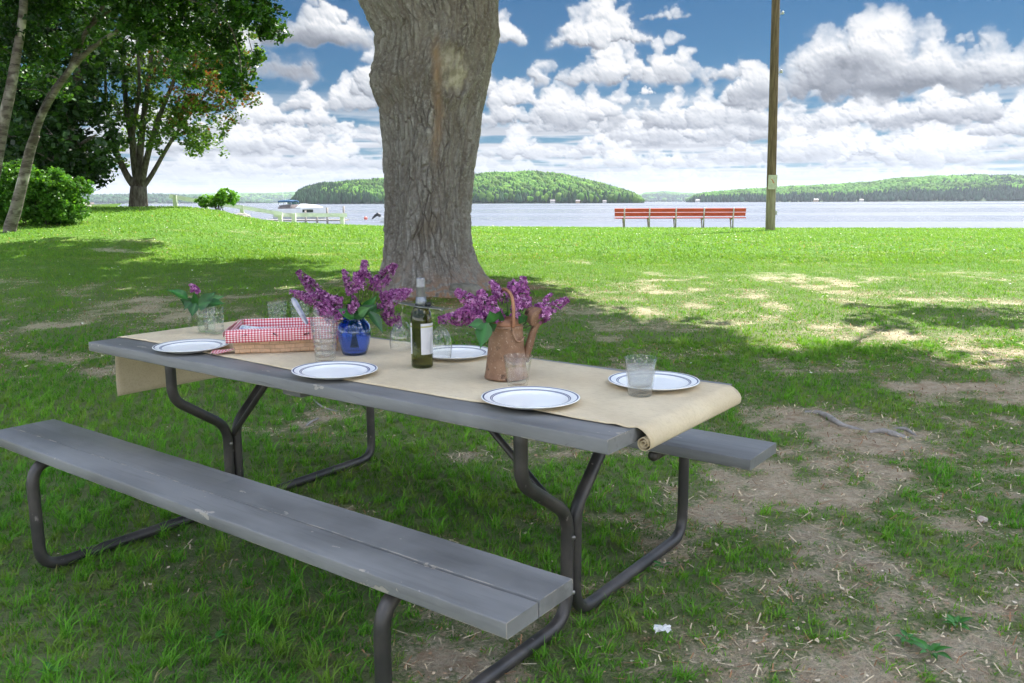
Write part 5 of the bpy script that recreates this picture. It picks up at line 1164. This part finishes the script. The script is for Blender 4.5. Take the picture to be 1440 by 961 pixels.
for u in (877, 912, 949, 988, 1029):
    x = at(u, 322, Y).x-cxb; sup = empty("x", (0, 0, 0)); bpy.data.objects.remove(sup)
    zg = gz(cxb+x, Y)-gb; mb = MB()
    mb.tube(fillet([(x-.01, -.235, .79), (x, -.13, .36), (x+.02, -.06, zg-.02)], .12, 5), .028, 8); mb.tube([(x, -.13, .365), (x, .33, .365)], .025, 8); mb.tube([(x, .26, .365), (x+.02, .18, zg-.02)], .025, 8)
    s_ = mb.build("support_frame", GREY, RB)
    MB().lathe([(.0001, zg+.045), (.10, zg+.045), (.12, zg+.02), (.125, zg-.05)], 14, Matrix.Translation((x+.02, -.06, 0))).build("concrete_foot", CON, s_)
# ------------------------------------------------------------------ white guard rail on the bank
WP = pmat("weathered_white_paint", (.78, .77, .70), (.60, .59, .53), .6, 5, stretch=(.5, 1, 1))
GR = empty("guard_rail", at(400, 300, 32), 0, 'low white wooden guard rail running down the bank to the water', 'fence'); g0 = GR.location.copy()
def rail(u0, v0, y0, u1, v1, y1, h=.14, th=.05):
    a, b_ = at(u0, v0, y0)-g0, at(u1, v1, y1)-g0; d = (b_-a); L = d.length; q = d.to_track_quat('X', 'Z').to_matrix().to_4x4()
    return MB().box(-.02, L+.02, -th/2, th/2, -h, 0, Matrix.Translation(a) @ q).build("rail", WP, GR, smooth=False)
def rpost(u, v0, y, w=.13, ext=.9):
    a = at(u, v0, y)-g0; return MB().box(a.x-w/2, a.x+w/2, a.y-w/2, a.y+w/2, a.z-ext, a.z+.01).build("post", WP, GR, smooth=False)
rail(239, 273.3, 30.2, 284, 281, 30.8); rail(284, 281, 30.8, 328, 287, 31.4); rail(328, 287.2, 31.4, 396, 298.2, 32.4); rail(386, 299.6, 32.5, 487, 300.2, 34, .15)
rpost(246, 275, 30.3); rpost(394, 299, 32.5, .15); rpost(413, 300.3, 32.8, .15); rpost(481, 300.4, 34, .15); rpost(290, 282.5, 30.9, .12, .5); rpost(340, 289.5, 31.6, .12, .6)
# small dock with pilings beyond the rail
DKW = pmat("grey_dock_wood", (.34, .31, .27), (.24, .22, .19), .8, 4); dk = empty("dock", (at(430, 304, 70).x, 70, WZ), 0, 'low wooden dock with pilings beyond the white rail', 'dock')
MB().box(-3.2, 3.4, -1, 1, .25, .37).build("deck", DKW, dk, smooth=False)
for u, v_ in ((449, 300), (480, 290), (463, 292), (433, 296)):
    a = at(u, v_, 70)-dk.location; MB().tube([(a.x, a.y*0+(-.9 if u % 2 else .9), -.8), (a.x, (-.9 if u % 2 else .9), a.z)], .085, 8).build("piling", DKW, dk)
# ------------------------------------------------------------------ boats
HULL = pmat("white_gelcoat", (.78, .78, .76), (.70, .70, .69), .25, 2); CANV = pmat("blue_canvas", (.02, .07, .14), (.03, .10, .20), .8); COVER = pmat("brown_boat_cover", (.20, .165, .155), (.14, .115, .11), .8, 2); DKG = pmat("smoked_glass", (.02, .02, .025), rough=.1); CHR = pmat("chrome_tube", (.6, .6, .6), rough=.25, metal=.9); BLKP = pmat("black_plastic", (.02, .02, .022), rough=.4)
def hull(L, W_, H, nm, parent, mat=HULL):
    V = []; F_ = []; N = 18; K = 9
    for i in range(N+1):
        t = i/N; w = W_/2*(1-max(0, (t-.45)/.55)**2.2); sheer = H*(1+.22*t*t); keel = -.25+.35*max(0, (t-.6)/.4)**2
        for k in range(K+1):
            a = k/K*PI; c_, s_ = math.cos(a), math.sin(a); y = w*np.sign(c_)*abs(c_)**.45; z = sheer-(sheer-keel)*abs(s_)**.8
            V.append((-L/2+L*t+(z/H)*.35*t, y, z))
    for i in range(N):
        for k in range(K): q = i*(K+1)+k; F_.append((q, q+1, q+K+2, q+K+1))
        F_.append((i*(K+1), (i+1)*(K+1), (i+1)*(K+1)+K, i*(K+1)+K))
    F_.append(tuple(range(K+1))); F_.append(tuple(reversed(range(N*(K+1), (N+1)*(K+1)))))
    return MB().add(V, F_).build(nm, mat, parent, auto=40)
bp_ = at(424, 300, 95); bo_ = empty("motor_boat", (bp_.x, 95, WZ), math.radians(-8), 'white cabin motor boat with blue canopy and brown cover moored beyond the rail', 'boat')
bo_.scale = (1.2, 1.2, 1.25); hull(4.9, 2.0, .85, "hull", bo_)
mb = MB(); V = []; prof = [(-2.2, .9, .3), (-1.9, 1.15, .9), (-.9, 1.25, .95), (.2, 1.15, .85), (.9, .98, .6)]
for x, z_1, w in prof: V += [(x, -w, .86), (x, -w*.7, z_1), (x, w*.7, z_1), (x, w, .86)]
mb.add(V, [(i*4+j, i*4+j+1, i*4+5+j, i*4+4+j) for i in range(4) for j in range(3)]+[(0, 3, 2, 1), (16, 17, 18, 19)]).build("cockpit_cover", COVER, bo_)
V = []
for x, z_1, w in [(-.3, .95, .85), (.2, 1.30, .8), (1.3, 1.18, .6), (2.2, .98, .15)]: V += [(x, -w, .9), (x, -w*.8, z_1), (x, w*.8, z_1), (x, w, .9)]
MB().add(V, [(i*4+j, i*4+j+1, i*4+5+j, i*4+4+j) for i in range(3) for j in range(3)]+[(0, 3, 2, 1), (12, 13, 14, 15)]).build("cabin", HULL, bo_)
MB().box(.5, 1.5, -1.00, -.9, .55, .80).build("hull_window", DKG, bo_, smooth=False)
V = [(x, y, 1.42+.12*math.cos(y*1.6)-.05*abs(x+1.2)) for x in (-1.9, -1.2, -.55) for y in np.linspace(-.85, .85, 7)]
cnp = MB().add(V, [(i*7+j, i*7+j+1, i*7+8+j, i*7+7+j) for i in range(2) for j in range(6)]).build("canopy", CANV, bo_); md = cnp.modifiers.new('t', 'SOLIDIFY'); md.thickness = .12
for x, y in ((-1.9, -.85), (-.6, -.85), (-1.9, .85), (-.6, .85)): MB().tube([(x*.8-.2, y, .9), (x, y, 1.42)], .025, 6).build("canopy_pole", CHR, bo_)
MB().add([(-.75, -.8, 1.2), (-.75, .8, 1.2), (-1.0, .65, 1.7), (-1.0, -.65, 1.7)], [(0, 1, 2, 3)]).build("windshield", glassmat("windshield_glass", (.55, .68, .72), .15, .05), bo_, smooth=False)
MB().tube([(-1.75, .1, 1.0), (-1.8, .1, 3.1)], .022, 6).build("antenna", HULL, bo_)
b2p = at(551, 300, 75); b2 = empty("fishing_boat", (b2p.x, 75, WZ), math.radians(4), 'small boat mostly hidden behind the big trunk with its black outboard tilted up', 'boat')
hull(2.0, 1.2, .5, "hull", b2)
ob = MB(); ob.tube([(-1.00, 0, .55), (-1.25, 0, .72), (-1.45, 0, .6), (-1.75, 0, .30)], [.13, .17, .12, .05], 10); ob.tube([(-1.0, 0, .55), (-.9, 0, .3)], .07, 8); ob.build("outboard_motor", BLKP, b2)
by = empty("x"); bpy.data.objects.remove(by)
byo = MB().lathe([(.0001, -.15), (.16, -.1), (.2, .05), (.14, .2), (.0001, .26)], 16).build("mooring_buoy", pmat("pink_buoy", (.60, .16, .12), rough=.4)); p = at(514, 299, 88); byo.location = (p.x, 88, WZ+.05); tag(byo, 'small pinkish mooring buoy floating left of the big trunk', 'buoy')
rb_p = at(128, 288, 31); rb_ = empty("rowing_boat", (rb_p.x, 31, gz(rb_p.x, 31)+.05), math.radians(8), 'low white dinghy with dark cover lying behind the bright bush', 'boat')
rb_.location.z = at(128, 289.5, 31).z-.12
hull(1.35, .6, .16, "hull", rb_); MB().box(-.62, .05, -.2, .2, .17, .24).build("cover", COVER, rb_, smooth=False)
# ------------------------------------------------------------------ stones, roots, weeds, scrap
def rock(name, loc, s, mat, label, seed, cat='stone'):
    bm_ = bmesh.new(); bmesh.ops.create_icosphere(bm_, subdivisions=4, radius=1); rg = np.random.default_rng(seed); o = rg.random(3)*30
    P = np.array([v_.co[:] for v_ in bm_.verts]); d = 1+.45*(fbm(P[:, 0]*1.3+o[0]+P[:, 2], P[:, 1]*1.3+o[1], 4, seed)-.5)+.25*(fbm(P[:, 0]*3+o[2], P[:, 2]*3+P[:, 1], 3, seed+1)-.5)
    for v_, k in zip(bm_.verts, d): v_.co = Vector(v_.co)*float(k); v_.co = Vector((v_.co.x*s[0], v_.co.y*s[1], v_.co.z*s[2]))
    me = bpy.data.meshes.new(name); bm_.to_mesh(me); bm_.free(); me.materials.append(mat); me.polygons.foreach_set('use_smooth', [True]*len(me.polygons))
    ob_ = bpy.data.objects.new(name, me); COL.objects.link(ob_); ob_.location = loc; return tag(ob_, label, cat)
RK = pmat("grey_lichen_rock", (.24, .22, .19), (.36, .34, .31), .9, 8, bump=.01); 
p = ground_at(655, 402); p = at(652, 400, 10.0); rock("rock", (p.x, 9.95, gz(p.x, 9.95)+.05), (.24, .16, .11), pmat('mossy_rock', (.15, .14, .11), (.26, .24, .20), .95, 9, bump=.012), 'mossy grey rock against the foot of the big trunk', 91)
p = at(338, 291, 29.5); rock("rock", (p.x, 29.5, gz(p.x, 29.5)), (.34, .25, .14), RK, 'flat pale rock at the end of the low shrub', 92)
p = at(116, 292, 28.5); rock("rock", (p.x, 28.5, gz(p.x, 28.5)), (.28, .2, .13), RK, 'dark low rock beside the bright bush on the mound', 93)
p = ground_at(1381, 735); rock("stone", (p.x, p.y, p.z+.012), (.022, .018, .015), pmat("pinkish_pebble", (.42, .32, .27), (.5, .42, .36), .8, 30), 'small pinkish pebble on the bare soil at far right', 94)
ROOT = pmat("weathered_grey_root", (.26, .235, .215), (.38, .35, .33), .85, 25, bump=.004, stretch=(1, 1, 1))
def root(pts, r, label, name="exposed_root"):
    P = []
    for u, v_, dz in pts: q = ground_at(u, v_); P.append(Vector((q.x, q.y, q.z+dz)))
    pp = smooth_path(P, 5); rr = [r*(.35+.65*math.sin(PI*min(1, .1+.9*k/len(pp)))**.6)*(.85+.3*vn(k*.7, 3, 2)) for k in range(len(pp))]
    return tag(MB().tube(pp, rr, 9).build(name, ROOT), label, 'root')
root([(1132,580,.0),(1150,583,.012),(1165,590,.018),(1185,600,.008),(1215,606,-.002)], .016, 'thin pale exposed root snaking over the soil right of the bench end')
root([(1222,609,.0),(1240,610,.016),(1262,615,.012),(1278,617,-.004)], .017, 'short pale root stub at the far end of the snaking root')
root([(1256,603,-.004),(1272,606,.012),(1288,613,.0)], .012, 'small root piece lying just above the short root stub')
root([(430,600,.0),(437,597,.014),(448,590,.008)], .008, 'short pale stick on the bare soil under the table', 'stick')
root([(440,562,.0),(455,575,.010),(478,580,.0)], .006, 'thin curved stick on the soil seen below the table edge', 'stick')
root([(180,668,.012),(215,664,.012),(240,672,.008)], .004, 'thin straw coloured twig in the grass behind the near bench', 'stick')
PW = MB(); q = ground_at(931, 901); V = []
for j in range(6):
    for i in range(7): V.append(((i/6-.5)*.05+.004*math.sin(j*2+i), (j/5-.5)*.035, .012+.014*abs(math.sin(i*1.9+j*1.3))))
PW.add(V, [(j*7+i, j*7+i+1, j*7+i+8, j*7+i+7) for j in range(5) for i in range(6)]); o = PW.build("paper_scrap", pmat("white_paper", (.78, .78, .77), rough=.8), smooth=False); o.location = q+Vector((0, 0, .02)); tag(o, 'crumpled scrap of white paper in the grass below the right end of the table', 'paper')
def weed(u, v_, s, seed, label, nl=9, lean=.9):
    p = ground_at(u, v_); e = empty("broadleaf_weed", p, seed*1.7, label, 'weed', 'broad leaved weeds in the lawn'); rg = np.random.default_rng(seed)
    for k in range(nl):
        a = k*2.4+rg.random()*.5; L = s*(.6+.6*rg.random()); L *= .75; h = L*(.5+.4*rg.random()); tip = Vector((math.cos(a)*L, math.sin(a)*L, h)); leaf(tip*.25+Vector((0, 0, .01)), tip, L*.42, e, (0, 0, 1), .25, .45, (.05, .19, .03))
weed(1308, 925, .085, 1, 'lightest broad leaved weed, at the bottom right corner of the lawn', 11); weed(1275, 905, .05, 2, 'small weed just left of the bottom right one'); weed(70, 950, .06, 3, 'weed at the bottom left corner of the lawn')
weed(1345, 885, .06, 4, 'weed at right, above the bottom right corner one'); weed(930, 800, .05, 5, 'weed near the right ground tube of the table', 7); weed(300, 905, .05, 6, 'weed in the grass below the near bench, left part', 7)
